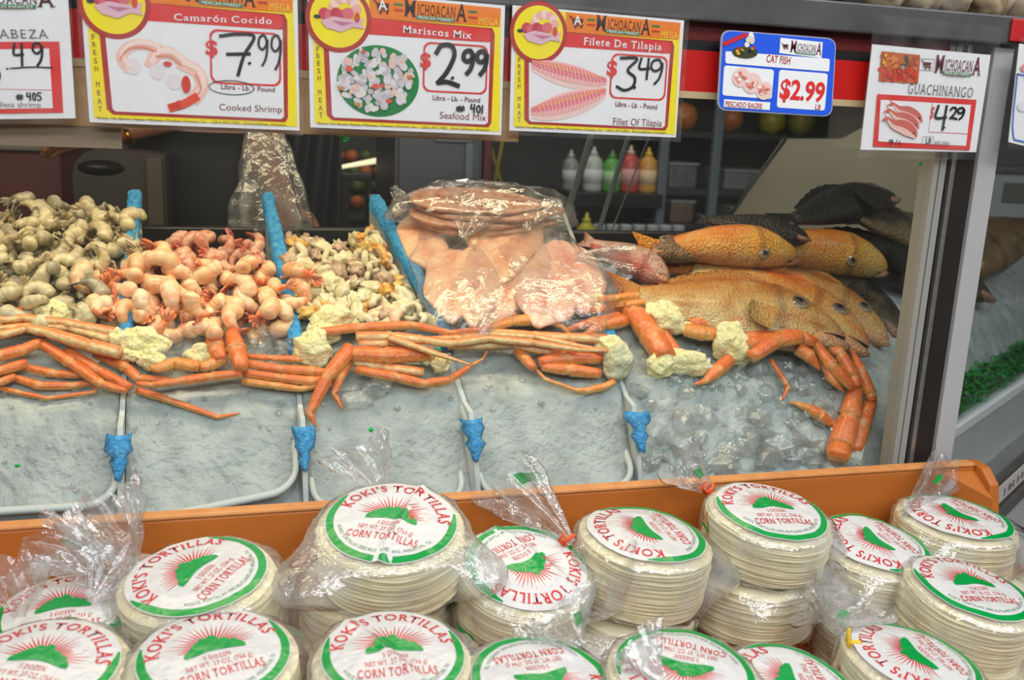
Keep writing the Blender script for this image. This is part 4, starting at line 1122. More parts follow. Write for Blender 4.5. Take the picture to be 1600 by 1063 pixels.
def d1(A):
    for P, w in (([(200, 106), (190, 88), (204, 72), (228, 70), (246, 76)], 17), ([(236, 100), (246, 84), (268, 84), (286, 98)], 19), ([(286, 100), (308, 112), (316, 134), (304, 154)], 21)):
        A.line('picture', P, w, (246, 200, 186), 3); A.line('picture', [(p[0] + 2, p[1] - 3) for p in P], w * .45, (250, 224, 214), 4); A.line('picture', [(p[0] - 2, p[1] + 4) for p in P[1:]], 3, (236, 150, 120), 5)
    for c in ((208, 104), (246, 112), (272, 128)): A.ell('picture', c, 12, 13, (232, 226, 226), 3, n=16)
    A.ell('picture', (262, 100), 7, 4, (210, 70, 50), 6, n=12); A.ell('picture', (291, 132), 7, 14, (214, 66, 40), 6, n=16)
    A.line('picture', [(306, 152), (288, 162), (268, 168)], 13, (228, 84, 50), 5); A.poly('picture', [(280, 156), (264, 166), (268, 170), (284, 170)], (214, 60, 36), 6)
    A.text('dollar_sign', '$', (321, 85), (341, 86), 22, RED, 4, .03)
    for ch, a, b, w in (('7', (344, 52), (398, 119), 5.2), ('.', (387, 84), (396, 100), 5), ('9', (402, 54), (420, 103), 3.6), ('9', (422, 54), (441, 109), 3.6)): A.hand('handwritten_price', ch, a, b, w)
    A.text('unit_lettering', 'Libra - Lb. - Pound', (345, 139), (430, 144), 7.5, (110, 40, 36), 3, .012)
    x, z = A.C((362, 137)); k = abs(A.C((363, 137))[0] - x)
    A.ribbon('pen_circle', [Vector((x + 35 * k * cos(a), z + 11 * k * sin(a), 0)) for a in [2 * pi * i / 40 for i in range(42)]], 1.3 * k, (30, 30, 34), 4, False)
def d2(A):
    A.ell('picture', (591, 127), 64, 54, (16, 130, 64), 3, n=44)
    r = random.Random(3); cols = [(222, 220, 222), (206, 204, 210), (232, 226, 224), (236, 196, 188), (196, 190, 196)]
    for i in range(150):
        a = r.uniform(0, 2 * pi); q = r.random() ** .5
        c = (590 + 58 * q * cos(a) - 2, 124 + 49 * q * sin(a))
        if c[1] > 160 and c[0] > 600: continue
        A.ell('picture', c, r.uniform(4, 9), r.uniform(3, 6), cols[r.randrange(5)], 4 + i % 4, n=9, tilt=r.uniform(0, 3))
    for c, s in (((545, 108), 6), ((586, 135), 6), ((596, 134), 4), ((607, 158), 5), ((567, 81), 4)): A.ell('picture', c, s, s * .7, (226, 84, 62), 8, n=10)
    for c in ((558, 163), (533, 138), (640, 120)): A.ell('picture', c, 5, 3, (206, 140, 70), 8, n=10)
    A.text('dollar_sign', '$', (655, 104), (673, 105), 20, RED, 4, .03)
    for ch, a, b, w in (('2', (679, 69), (714, 134), 7), ('.', (704, 105), (713, 123), 5), ('9', (722, 78), (740, 116), 7), ('9', (743, 79), (761, 117), 7)): A.hand('handwritten_price', ch, a, b, w)
    A.text('unit_lettering', 'Libra - Lb. - Pound', (675, 156), (750, 160), 7, (110, 40, 36), 3, .012)
    for ch, a, b in (('#', (713, 165), (725, 175)), ('4', (735, 163), (742, 176)), ('0', (744, 165), (750, 176)), ('1', (750, 165), (757, 177))): A.hand('handwritten_code', ch, a, b, 2.6)
def d3(A):
    for (x0, y0, x1, y1, h, tl) in ((830, 104, 947, 132, 20, .12), (829, 178, 946, 148, 22, -.10)):
        n = 40; top = []; bot = []
        for i in range(n + 1):
            t = i / n; x = x0 + (x1 - x0) * t; y = y0 + (y1 - y0) * t; w = h * (sin(pi * clamp(t * .96 + .03)) ** .55)
            top.append((x, y - w * .95)); bot.append((x, y + w * .95))
        lay = [((246, 214, 206), 1.0), ((244, 176, 176), .72), ((238, 130, 142), .42), ((240, 150, 120), .2)]
        for k, (c, s) in enumerate(lay):
            mid = [((a[0] + b[0]) / 2, (a[1] + b[1]) / 2 - 3 * k) for a, b in zip(top, bot)]
            P = [(m[0], m[1] + (a[1] - (a[1] + b[1]) / 2) * s) for m, a, b in zip(mid, top, bot)] + [(m[0], m[1] + (b[1] - (a[1] + b[1]) / 2) * s) for m, a, b in reversed(list(zip(mid, top, bot)))]
            A.poly('picture', P, c, 3 + k)
        for i in range(4, n - 2, 2): A.line('picture', [(top[i][0], top[i][1] + 4), (top[i][0] + 4, (top[i][1] + bot[i][1]) / 2), (top[i][0] + 1, bot[i][1] - 5)], .8, (250, 226, 220), 8, False)
    A.text('dollar_sign', '$', (946, 117), (963, 118), 20, RED, 4, .03)
    for ch, a, b, w in (('3', (965, 89), (992, 142), 4.2), ('.', (988, 118), (999, 138), 4.5), ('4', (998, 91), (1015, 124), 3.6), ('9', (1015, 92), (1034, 132), 3.6)): A.hand('handwritten_price', ch, a, b, w)
    A.text('unit_lettering', 'Libra - Lb. - Pound', (960, 166), (1026, 171), 7, (110, 40, 36), 3, .012)
yellow_sign('yellow-edged price sign for cooked shrimp at 7.99 with a pen circle around Libra', (140, 191), (468, 199), 1.075, 'Camarón Cocido', 'Cooked Shrimp', None, d1, ((271, 32), (426, 38)), ((342, 172), (441, 176)))
yellow_sign('yellow-edged price sign for seafood mix at 2.99 with a green plate picture', (485, 199), (783, 212), 1.048, 'Mariscos Mix', 'Seafood Mix', None, d2, ((628, 51), (736, 61)), ((686, 185), (759, 189)))
yellow_sign('yellow-edged price sign for tilapia at 3.49 with two pink fillets pictured', (796, 204), (1056, 215), 1.0, 'Filete De Tilapia', 'Fillet Of Tilapia', None, d3, ((910, 70), (1033, 79)), ((956, 195), (1033, 198)))
cv = lambda px, py: atY(px, py, SY)
# white sign at far left
t = thing('price_sign', 'white price sign for headless shrimp with thick red box, cut off at the left', 'price sign', cv(-30, 185))
A = Art(SY, cv); card(t, SY, [(-190, -30), (105, -24), (118, 185), (-178, 188)], cv)
A.poly('red_frame', [(-165, 66), (93, 65), (99, 176), (-160, 180)], RED, 1); A.poly('red_frame', [(-150, 80), (77, 76), (83, 169), (-146, 172)], WHT, 2)
A.text('title_lettering', 'SIN CABEZA', (-66, 60), (77, 60), 15, (50, 52, 58), 2, -.012, True)
logo(A, 'logo', (-70, 10), (86, 11), 24, (70, 24, 34), 1); A.text('logo', '& RESTAURANT', (-24, 15), (43, 15), 4.5, (120, 60, 60), 2)
for ch, a, b, w in (('5', (-34, 74), (6, 136), 5), ('.', (10, 100), (16, 108), 4), ('4', (20, 68), (41, 103), 4), ('9', (49, 66), (70, 103), 4)): A.hand('handwritten_price', ch, a, b, w)
A.line('handwritten_price', [(17, 107), (50, 105), (82, 106)], 2.4, INK, 4)
A.line('rule_line', [(-146, 136), (82, 141)], .8, RED, 3, False)
for ch, a, b in (('#', (26, 147), (37, 157)), ('4', (42, 145), (50, 157)), ('0', (51, 145), (57, 157)), ('5', (58, 145), (66, 157))): A.hand('handwritten_code', ch, a, b, 2.4)
A.text('english_name', 'Headless shrimp', (-26, 167), (65, 168), 9, (110, 106, 108), 3)
A.build(t)
# blue sign
t = thing('price_sign', 'blue rounded price sign for catfish at 2.99', 'price sign', cv(1211, 178))
A = Art(SY, cv)
def rpoly(c, r, n=6):
    out = []
    for i, p in enumerate(c):
        a, b = Vector(c[i - 1]), Vector(c[(i + 1) % len(c)]); p = Vector(p); u = (a - p).normalized() * r; v = (b - p).normalized() * r
        for k in range(n + 1):
            s = k / n; out.append(tuple((p + u) * (1 - s) ** 2 + p * 2 * s * (1 - s) + (p + v) * s * s))
    return out
BLUE = (38, 92, 226)
bp = [cv(*q) for q in rpoly([(1127, 46), (1307, 60), (1300, 183), (1120, 172)], 16)]
m = MB(); n = len(bp); m.add([(q.x, SY, q.z) for q in bp] + [(q.x, SY + .0015, q.z) for q in bp], [tuple(range(n)), tuple(range(2 * n - 1, n - 1, -1))] + [(i, (i + 1) % n, n + (i + 1) % n, n + i) for i in range(n)])
m.build('card', ink(150, 160, 190), t, smooth=False)
A.poly('blue_ground', rpoly([(1130, 48), (1305, 62), (1298, 181), (1123, 170)], 14), BLUE, 0)
A.poly('white_boxes', [(1219, 59), (1285, 66), (1283, 91), (1217, 83)], WHT, 1)
A.poly('white_boxes', rpoly([(1133, 80), (1296, 92), (1295, 112), (1133, 99)], 3), WHT, 1)
A.poly('white_boxes', rpoly([(1131, 102), (1209, 109), (1205, 155), (1128, 149)], 5), WHT, 1)
A.poly('white_boxes', rpoly([(1217, 109), (1293, 115), (1288, 173), (1213, 168)], 5), WHT, 1)
A.poly('white_boxes', [(1131, 155), (1203, 160), (1202, 172), (1130, 167)], WHT, 1)
cart(A, 'logo', 1226, 72, 5.5, (90, 24, 30)); logo(A, 'logo', (1233, 81), (1282, 86), 15, (90, 24, 36), 2)
A.text('title_lettering', 'CAT FISH', (1196, 97), (1234, 101), 10, (176, 46, 44), 2, .008)
A.text('price_lettering', '$2.99', (1216, 153), (1286, 159), 25, (220, 52, 50), 2, .03)
A.text('unit_lettering', 'LB', (1272, 171), (1281, 172), 7, (176, 46, 44), 2, .008); A.text('english_name', 'PESCADO BAGRE', (1132, 166), (1190, 170), 7, (176, 46, 44), 2, .008)
r = random.Random(8)
for c, s in (((1157, 121), 14), ((1174, 130), 15), ((1193, 142), 13)):
    A.ell('picture', c, s, s * .95, (236, 204, 196), 3, n=20)
    for i in range(9): A.ell('picture', (c[0] + r.uniform(-8, 8), c[1] + r.uniform(-8, 8)), r.uniform(2, 5), r.uniform(1.5, 3), [(232, 150, 130), (246, 230, 224), (214, 120, 100)][i % 3], 4 + i % 3, n=9)
for i in range(6): A.ell('picture', (1133 + 6 * i, 68 - 2.6 * i), 5, 3.2, (200, 44, 62), 2, n=9)
A.ell('picture', (1163, 82), 20, 8, (70, 70, 50), 3, n=22)
for i in range(16): A.ell('picture', (1163 + r.uniform(-17, 17), 79 + r.uniform(-5, 5)), 3, 2, [(220, 180, 60), (196, 60, 50), (60, 90, 50), (40, 44, 44)][i % 4], 4 + i % 3, n=8)
for i in range(7): A.ell('picture', (1171 + r.uniform(-6, 6), 62 + r.uniform(-8, 8)), 4, 4, [(240, 236, 220), (220, 214, 190)][i % 2], 3 + i % 2, n=9)
A.build(t)
# white snapper sign
t = thing('price_sign', 'white price sign for red fish at 4.29 in a clear sleeve by the post', 'price sign', cv(1434, 236))
A = Art(SY, cv); card(t, SY, [(1363, 69), (1548, 86), (1525, 238), (1345, 234)], cv, grow=.008, up=.028)
A.poly('picture', [(1377, 80), (1437, 86), (1434, 131), (1372, 127)], (196, 104, 52), 1)
for i in range(90):
    u, v = r.random(), r.random(); x = 1376 + 57 * u - 3 * v; y = 83 + 42 * v + 4 * u
    c = [(222, 60, 48), (214, 74, 40), (200, 50, 50)] if v > .5 else [(228, 140, 60), (190, 90, 46), (236, 190, 60)] if u < .55 else [(70, 76, 70), (160, 160, 150), (60, 90, 70)] if u < .8 else [(190, 80, 54), (214, 120, 70), (160, 60, 44)]
    A.ell('picture', (x, y), r.uniform(2, 4.5), r.uniform(1.5, 3), c[i % 3], 2 + i % 4, n=9, tilt=r.uniform(0, 3))
A.frame('logo', (1437, 91), (1457, 111), .0006, (120, 120, 124), 1, 0); cart(A, 'logo', 1447, 101, 8, (110, 40, 50), 2)
logo(A, 'logo', (1458, 113), (1530, 118), 22, (104, 26, 44), 2); A.text('logo', '& RESTAURANT', (1478, 120), (1508, 122), 4, (120, 60, 60), 2)
A.text('title_lettering', 'GUACHINANGO', (1416, 146), (1519, 153), 13.5, (62, 66, 72), 2, -.012, True)
A.poly('red_frame', [(1370, 147), (1525, 156), (1514, 235), (1363, 229)], RED, 1); A.poly('red_frame', [(1375, 156), (1516, 164), (1508, 228), (1371, 221)], WHT, 2)
def fish_pic(A, part, pts, w, cols, lay):
    P = catmull([Vector((x, y, 0)) for x, y in pts], 7); n = len(P); up, dn, bl = [], [], []
    for i, p in enumerate(P):
        d = (P[min(i + 1, n - 1)] - P[max(i - 1, 0)]).normalized(); q = Vector((d.y, -d.x, 0)); t = i / (n - 1)
        h = w * (.16 + .84 * sin(pi * clamp(t * .94 + .03)) ** 1.1 * (.55 + .6 * t))
        up.append(tuple((p + q * h)[:2])); dn.append(tuple((p - q * h)[:2])); bl.append(tuple((p - q * h * .1)[:2]))
    for i in range(n - 1):
        A.poly(part, [up[i], up[i + 1], bl[i + 1], bl[i]], cols[0], lay); A.poly(part, [bl[i], bl[i + 1], dn[i + 1], dn[i]], cols[1], lay)
    x, y = pts[0]; A.poly(part, [(x + 2, y + 2), (x - 6, y - 10), (x - 2, y - 1), (x - 9, y + 4), (x + 1, y + 5)], cols[0], lay)
    hx, hy = P[-5][:2]; A.ell(part, (hx, hy - 2), 1.3, 1.3, (50, 30, 30), lay + 1, n=8)
for i, (dx_, dy_) in enumerate(((10, -13), (4, -3), (0, 10))):
    fish_pic(A, 'fish_picture', [(1383 + dx_, 174 + dy_), (1394 + dx_, 184 + dy_), (1408 + dx_, 188 + dy_), (1421 + dx_, 196 + dy_), (1428 + dx_, 205 + dy_)], 10 if i < 2 else 12, [(206, 104, 92), (238, 196, 184)], 3 + 2 * i)
A.line('price_box', [(1455, 160), (1449, 206), (1510, 209)], .7, RED, 3, False)
A.text('dollar_sign', '$', (1450, 184), (1456, 185), 15, RED, 3, .0)
for ch, a, b, w in (('4', (1461, 165), (1477, 203), 3.6), ('.', (1473, 190), (1479, 200), 2.4), ('2', (1483, 168), (1492, 186), 3), ('9', (1494, 168), (1504, 187), 3)): A.hand('handwritten_price', ch, a, b, w)
A.frame('unit_box', (1440, 213), (1456, 226), .0005, (80, 80, 84), 3, 0); A.text('unit_box', 'LB', (1444, 224), (1453, 224), 7, (50, 50, 54), 3, .01)
A.text('english_name', 'RED FISH', (1458, 227), (1481, 228), 5.5, (110, 106, 108), 3)
A.hand('handwritten_code', '9', (1387, 218), (1393, 227), 1.2); A.line('handwritten_code', [(1397, 226), (1400, 218)], 1, INK, 4, False); A.line('handwritten_code', [(1405, 220), (1402, 223), (1405, 226)], 1, INK, 4)
A.build(t)
# sign cut off at the right edge
SY2 = -.05; cw = lambda px, py: atY(px, py, SY2)
t = thing('price_sign', 'white price sign with thin blue outline, cut off at the right edge', 'price sign', cw(1640, 235))
A = Art(SY2, cw); card(t, SY2, [(1593, 68), (1760, 100), (1740, 262), (1576, 222)], cw, grow=.006)
for q in ([(1589, 116), (1700, 138), (1690, 240), (1600, 222), (1582, 206)],): A.line('blue_outline', q + [q[0]], 2.2, (70, 120, 200), 1)
for i in range(14): A.ell('picture', (1604 + r.uniform(-9, 20), 112 + r.uniform(-14, 14)), 6, 5, [(200, 80, 110), (170, 60, 90), (110, 84, 70), (226, 150, 150)][i % 4], 2 + i % 3, n=10)
for i in range(10): A.ell('picture', (1604 + r.uniform(-9, 24), 168 + r.uniform(-16, 16)), 9, 7, [(226, 230, 232), (206, 214, 220), (214, 206, 196)][i % 3], 2 + i % 3, n=10)
A.build(t)
o = MB().box((1.082, -.0355, 1.64), (1.112, -.0305, 1.672)).build('red_tag', mat('red_plastic_tag', (186, 34, 40), .4), None, origin=(1.097, -.033, 1.64), smooth=False, bevel=.002)  # tag fixed flat against the ledge front
tag(o, 'small red plastic tag on the grey ledge above the cut-off sign', 'tag')

# ------------------------------------------------------------------ the corner section of the case, turning away at the right
U = Vector((.832, .555, 0)); NV = Vector((.555, -.832, 0)); P0 = Vector((1.125, .046, 0))
def bar(mb, s0, s1, o0, o1, z0, z1, mi=0):
    """box along the turned front: s along it, o out toward the aisle"""
    V = [P0 + U * s + NV * o + Vector((0, 0, z)) for z in (z0, z1) for s, o in ((s0, o0), (s1, o0), (s1, o1), (s0, o1))]
    return mb.add(V, [(0, 3, 2, 1), (4, 5, 6, 7), (0, 1, 5, 4), (1, 2, 6, 5), (2, 3, 7, 6), (3, 0, 4, 7)], mi)
M_PANEL = mat('pale_case_panel', (168, 174, 174), .35, metal=.15, var=(8, .4, (148, 154, 156)))
t = thing('corner_case', 'turned corner section of the seafood case with pale sill and steel bumper rails', 'display case', P0 + U * .5)
bar(MB(), .03, 1.5, -.07, -.012, 0, .925).build('case_body', M_PANEL, t, smooth=False)
bar(MB(), -.008, 1.5, -.016, .006, .978, 1.000).build('sill', mat('pale_sill', (186, 192, 192), .4), t, smooth=False, bevel=.003)
bar(MB(), -.004, 1.5, -.012, .000, .80, .978).build('front_panel', M_PANEL, t, smooth=False)
bar(MB(), .16, 1.5, .0, .038, .838, .862).build('bumper_rail', M_STEEL, t, smooth=False, bevel=.004)
bar(MB(), .16, 1.5, .0, .034, .770, .838).build('brown_band', mat('brown_band', (84, 70, 58), .45), t, smooth=False)
bar(MB(), .16, 1.5, .0, .038, .735, .770).build('lower_rail', M_STEEL, t, smooth=False, bevel=.004)
bar(MB(), .0, 1.5, -.012, .02, .12, .735).build('lower_panel', mat('lower_panel', (196, 198, 198), .4), t, smooth=False)
pb = MB(); bar(pb, .30, .585, .034, .0365, .787, .825); npl = pb.build('name_plate', mat('name_plate', (206, 206, 204), .4), t, smooth=False)
V, F, w = text2d('smann', .01); s = .024; lm = MB()
x0 = .395
for i, ch in enumerate('smann'):
    V, F, w = text2d(ch, .01); lm.add([P0 + U * (x0 + .034 * i + p[0] * .022) + NV * .0372 + Vector((0, 0, .797 + p[1] * .022)) for p in V], F)
sub('plate_lettering', lm, ink(34, 34, 36), npl, smooth=False)
bar(MB(), -.004, 1.5, -.006, -.001, 1.0, 1.6).build('corner_glass', M_GLASS, t, smooth=False)
mb = MB(); V = []; F = []; nx, ny = 110, 70; xa, xb = 1.002, 1.95
for j in range(ny + 1):
    d = .040 + .34 * (j / ny) ** 1.15
    for i in range(nx + 1):
        x = xa + (xb - xa) * i / nx; y = yb(x) + d; z = icez(x, y)
        n_ = noise.noise(Vector((x * 38, y * 38, 9))) * .5 + noise.noise(Vector((x * 90, y * 90, 13))) * .4; c_ = noise.voronoi(Vector((x * 50, y * 50, z * 50)))[0]; n_ += (c_[1] - c_[0]) * .8
        V.append((x, y, z + .012 * n_))
for j in range(ny):
    for i in range(nx): F.append((j * (nx + 1) + i, j * (nx + 1) + i + 1, (j + 1) * (nx + 1) + i + 1, (j + 1) * (nx + 1) + i))
b = len(V); W1 = nx + 1
rim = list(range(W1)) + [j * W1 + nx for j in range(1, ny + 1)] + [ny * W1 + i for i in range(nx - 1, -1, -1)] + [j * W1 for j in range(ny - 1, 0, -1)]
V += [(V[i][0], V[i][1], .93) for i in rim]; F += [(rim[k], b + k, b + (k + 1) % len(rim), rim[(k + 1) % len(rim)]) for k in range(len(rim))]
o = mb.add(V, F).build('crushed_ice', M_ICE, None, origin=(1.4, .5, .93)); tag(o, 'crushed ice bed in the turned corner section right of the post', 'ice', kind='stuff')
gm = MB(); V = []; F = []; r = random.Random(4)
for i in range(2200):
    s = r.uniform(.005, 1.0); d = r.uniform(.012, .056); c = P0 + U * s - NV * d + Vector((0, 0, 1.001 + .7 * (d - .01) + r.uniform(0, .012)))
    a = r.uniform(0, 6.28); l = r.uniform(.008, .018); q = Vector((cos(a), sin(a), r.uniform(-.3, .9))).normalized(); w_ = q.cross(Vector((0, 0, 1))).normalized() * l * .35
    b = len(V); V += [c, c + q * l * .5 + w_, c + q * l, c + q * l * .5 - w_]; F.append((b, b + 1, b + 2, b + 3))
o = gm.add(V, F).build('parsley_garnish', mat('green_garnish', (46, 140, 62), .5, var=(40, .6, (26, 100, 44))), None, origin=P0 + U * .5 + Vector((0, 0, .99)))
tag(o, 'strip of green leafy garnish along the sill of the corner case', 'garnish', kind='stuff')
fish3('large dull brown fish lying on the corner ice right of the post', atY(1478, 420, .52), atY(1640, 342, .80), .080, .05, .1, 'brown', Vector((0, 0, 1)), eye=False, fins=False)

# ------------------------------------------------------------------ what stands behind the case
def bx(name, lo, hi, m, parent=None, bevel=.004): return MB().box(lo, hi).build(name, m, parent, smooth=False, bevel=bevel)
M_CAB = mat('dark_grey_cabinet', (92, 92, 97), .45, var=(5, .4, (50, 50, 54))); M_CABL = mat('grey_frame', (112, 120, 126), .4, metal=.2)
t = thing('storage_cabinet', 'dark grey cabinet with paler raised frame behind the fillet bags', 'cabinet', (.56, 1.7, 0))
bx('cabinet_body', (.42, 1.5, 0), (.675, 1.9, 1.75), M_CAB, t)
bx('door', (.43, 1.488, .3), (.665, 1.5, 1.70), M_CAB, t)
bx('door_rail', (.53, 1.478, 1.425), (.645, 1.488, 1.455), M_CABL, t); bx('door_stile', (.620, 1.478, .8), (.645, 1.488, 1.425), M_CABL, t)
o = bx('red_post', (.68, 1.5, 0), (.705, 1.54, 1.9), mat('dark_red_post', (92, 26, 34), .5)); tag(o, 'thin dark red post right of the grey cabinet', 'post')
M_STRAP = mat('yellow_strap', (150, 138, 34), .6)
for (a, b, lb) in (((757, 196), (787, 300), 'yellow strap of the crossed pair slanting down right'), ((790, 196), (770, 300), 'yellow strap of the crossed pair slanting down left')):
    A_, B_ = atY(*a, 1.62 if a[0] < 780 else 1.61), atY(*b, 1.62 if a[0] < 780 else 1.61); mb = MB(); A2 = A_ + (A_ - B_) * .8; B2 = B_ + (B_ - A_) * .4
    tube(mb, [A2, A2.lerp(B2, .5), B2], [.006, .006, .006], 6, .3, Vector((0, 1, 0))); o = mb.build('hanging_strap', M_STRAP, None, origin=B2); tag(o, lb, 'strap')
t = thing('tall_shelf_unit', 'dark shelf wall with fruit rows right of the yellow straps', 'shelf', (1.9, 2.4, 0))
M_SHELF = mat('dark_shelf', (58, 60, 62), .4, metal=.2, var=(6, .3, (46, 48, 50)))
bx('back_panel', (.72, 2.62, 0), (3.0, 2.66, 2.2), mat('dark_back_panel', (46, 46, 44), .6), t, 0)
for z in (.95, 1.10, 1.235, 1.455, 1.80): bx('shelf_board', (1.56, 2.2, z), (3.0, 2.62, z + .025), M_SHELF, t)
for x in (1.54, 1.76, 2.30): bx('upright', (x, 2.18, 0), (x + .035, 2.21, 2.2), M_CABL, t)
t = thing('bottle_shelf', 'black wall shelf carrying the coloured bottles', 'shelf', (1.38, 2.3, 1.18))
bx('shelf_box', (1.17, 2.12, 1.19), (1.536, 2.5, 1.243), M_BLACK, t); bx('bracket', (1.33, 2.5, 1.0), (1.38, 2.615, 1.24), M_BLACK, t)
def bottle(x, y, z, r_, h, col, cap, label, body2=None):
    t = thing('squeeze_bottle', label, 'bottle', (x, y, z), None)
    m = mat('bottle_%d_%d_%d' % col, col, .35, var=(30, .3, body2 or col))
    mb = MB(); lathe(mb, [(r_ * .9, 0), (r_, .01), (r_, h * .62), (r_ * .85, h * .72), (r_ * .35, h * .82)], 20, (x, y, z)); mb.build('bottle_body', m, t)
    mb = MB(); lathe(mb, [(r_ * .42, h * .815), (r_ * .42, h * .88), (r_ * .2, h * .9), (r_ * .12, h)], 14, (x, y, z)); mb.build('cap', mat('cap_%d_%d_%d' % cap, cap, .4), t)
    mb = MB(); lathe(mb, [(r_ * 1.01, h * .18), (r_ * 1.01, h * .5)], 20, (x, y, z)); mb.build('paper_label', mat('paper_%d_%d_%d' % col, tuple(int(c * .5 + 118) for c in col), .6), t)
bz = 1.2435
bottle(1.205, 2.25, bz, .030, .15, (150, 150, 150), (190, 190, 190), 'small greyish bottle at the left end of the bottle shelf')
bottle(1.285, 2.22, bz, .036, .165, (196, 200, 190), (206, 206, 200), 'white bottle left of the green one on the black shelf')
bottle(1.360, 2.22, bz, .036, .155, (96, 168, 70), (90, 150, 70), 'green bottle on the black shelf')
bottle(1.434, 2.22, bz, .036, .175, (206, 84, 74), (226, 190, 180), 'red-pink bottle right of the green one on the black shelf')
bottle(1.508, 2.22, bz, .036, .170, (220, 158, 74), (230, 190, 60), 'yellow-orange bottle at the right end of the black shelf')
for i in range(7):
    x = 1.24 + .052 * i; mb = MB(); p_ = []
    for k in range(7): p_ += [(.022, .02 * k), (.0235, .02 * k + .006), (.022, .02 * k + .012)]
    lathe(mb, p_, 18, (x, 2.0, 1.01)); o = mb.build('cup_stack', mat('white_cup', (176, 178, 180), .4), None, origin=(x, 2.0, 1.01)); tag(o, 'ridged pale stack of cups in the row below the bottle shelf', 'cups', 'cup stacks under the bottle shelf')
o = bx('back_counter', (.72, 1.85, 0), (1.9, 2.12, 1.009), M_SHELF); tag(o, 'dark back counter under the cup stacks', 'counter')
bottle(1.165, 1.93, 1.0095, .036, .18, (186, 178, 40), (196, 186, 60), 'yellow bottle left of the cup stacks on the back counter')
r = random.Random(9)
for i, (px, cl, lb) in enumerate(((1068, (176, 100, 40), 'orange fruit at the left of the high fruit row'), (1140, (170, 96, 44), 'orange fruit right of the first in the high row'), (1206, (148, 140, 44), 'yellow-green fruit in the middle of the high row'), (1252, (140, 132, 46), 'yellow-green fruit at the right of the high row'))):
    x = atY(px, 190, 2.3).x; mb = MB(); blob(mb, (x, 2.3, 1.4805 + .052), .055, i, .05, 1.5, 3); o = mb.build('fruit', mat('fruit_%d' % i, cl, .4), None, origin=(x, 2.3, 1.4805)); tag(o, lb, 'fruit')
for i, (x, z, w, h, c) in enumerate(((1.60, 1.26, .12, .09, (110, 110, 108)), (1.84, 1.26, .20, .07, (128, 130, 130)), (1.62, 1.125, .1, .08, (120, 92, 70)), (1.88, 1.125, .16, .06, (140, 140, 136)))):
    t = thing('food_tray', ['small grey lidded tub on the shelf left of the upright', 'wide grey tray stack on the middle shelf', 'brownish tub on the lower shelf', 'pale foil tray on the lower shelf'][i], 'tray', (x + w / 2, 2.3, z))
    bx('tray_body', (x, 2.22, z + .0005), (x + w, 2.4, z + h), mat('tray_%d' % i, c, .4, var=(30, .6, (70, 70, 68))), t, .01); bx('tray_lid', (x - .004, 2.216, z + h), (x + w + .004, 2.404, z + h + .01), mat('tray_lid_%d' % i, (150, 152, 152), .3), t)
# tan reflection built as a solid sheet with a slanted dark edge
t = thing('reflection_sheet', 'tan sheet built for a reflection, with a slanted dark edge behind the dark fish', 'panel', (1.5, 1.0, 0))
pp = [atY(*q, .98) for q in ((1226, 217), (1318, 217), (1352, 199), (1560, 170))]; mb = MB()
zt = [p.z for p in pp]; V = [(pp[0].x, .98, pp[0].z), (pp[1].x, .98, pp[1].z), (pp[2].x, .98, pp[2].z), (pp[3].x, .98, pp[3].z), (pp[3].x, .98, 0), (1.16, .98, 0), (1.16, .98, 1.21)]
V += [(a, .99, c) for a, _, c in V]; n = 7; mb.add(V, [tuple(range(n - 1, -1, -1)), tuple(range(n, 2 * n))] + [(i, (i + 1) % n, n + (i + 1) % n, n + i) for i in range(n)])
mb.build('sheet', mat('tan_sheet', (150, 138, 114), .55, var=(5, .5, (128, 118, 98))), t, smooth=False)
mb = MB(); tube(mb, [(pp[0].x, .976, pp[0].z), (1.245, .976, 1.345), (1.16, .976, 1.21)], [.005, .005, .005], 6); mb.build('dark_edge_trim', M_BLACK, t)
# wall unit beyond the corner
t = thing('wall_unit', 'pale grey wall unit with a recessed window beyond the corner ice', 'wall unit', (2.4, 1.5, 0))
bx('unit_body', (2.02, 1.42, 0), (3.1, 1.8, 1.395), M_LTGREY, t); bx('top_rail', (2.0, 1.40, 1.395), (3.1, 1.8, 1.415), M_STEEL, t); bx('window', (2.44, 1.412, 1.296), (2.62, 1.421, 1.362), mat('dim_window', (112, 112, 104), .3), t)
bx('upper_panel', (2.0, 1.42, 1.415), (3.1, 1.8, 1.95), mat('grey_upper', (92, 92, 88), .5), t)
# slanted grey bars around the bottles
for (a, b, w_, lb) in (((927, 205), (881, 350), .008, 'slanted grey bar left of the bottles'), ((985, 205), (932, 372), .006, 'slanted grey bar crossing in front of the bottles'), ((1018, 205), (968, 330), .0018, 'thin slanted wire right of the second bar')):
    A_ = atY(*a, .68); B_ = atY(*b, .68); mb = MB(); B_ = B_ + (B_ - A_) * (B_.z / (A_.z - B_.z)); tube(mb, [A_ + (A_ - B_) * .06, A_.lerp(B_, .5), B_], [w_] * 3, 8, .5, Vector((0, 1, 0))); o = mb.build('slanted_bar', mat('strut', (104, 116, 122), .3, metal=.4), None, origin=B_); tag(o, lb, 'strut')
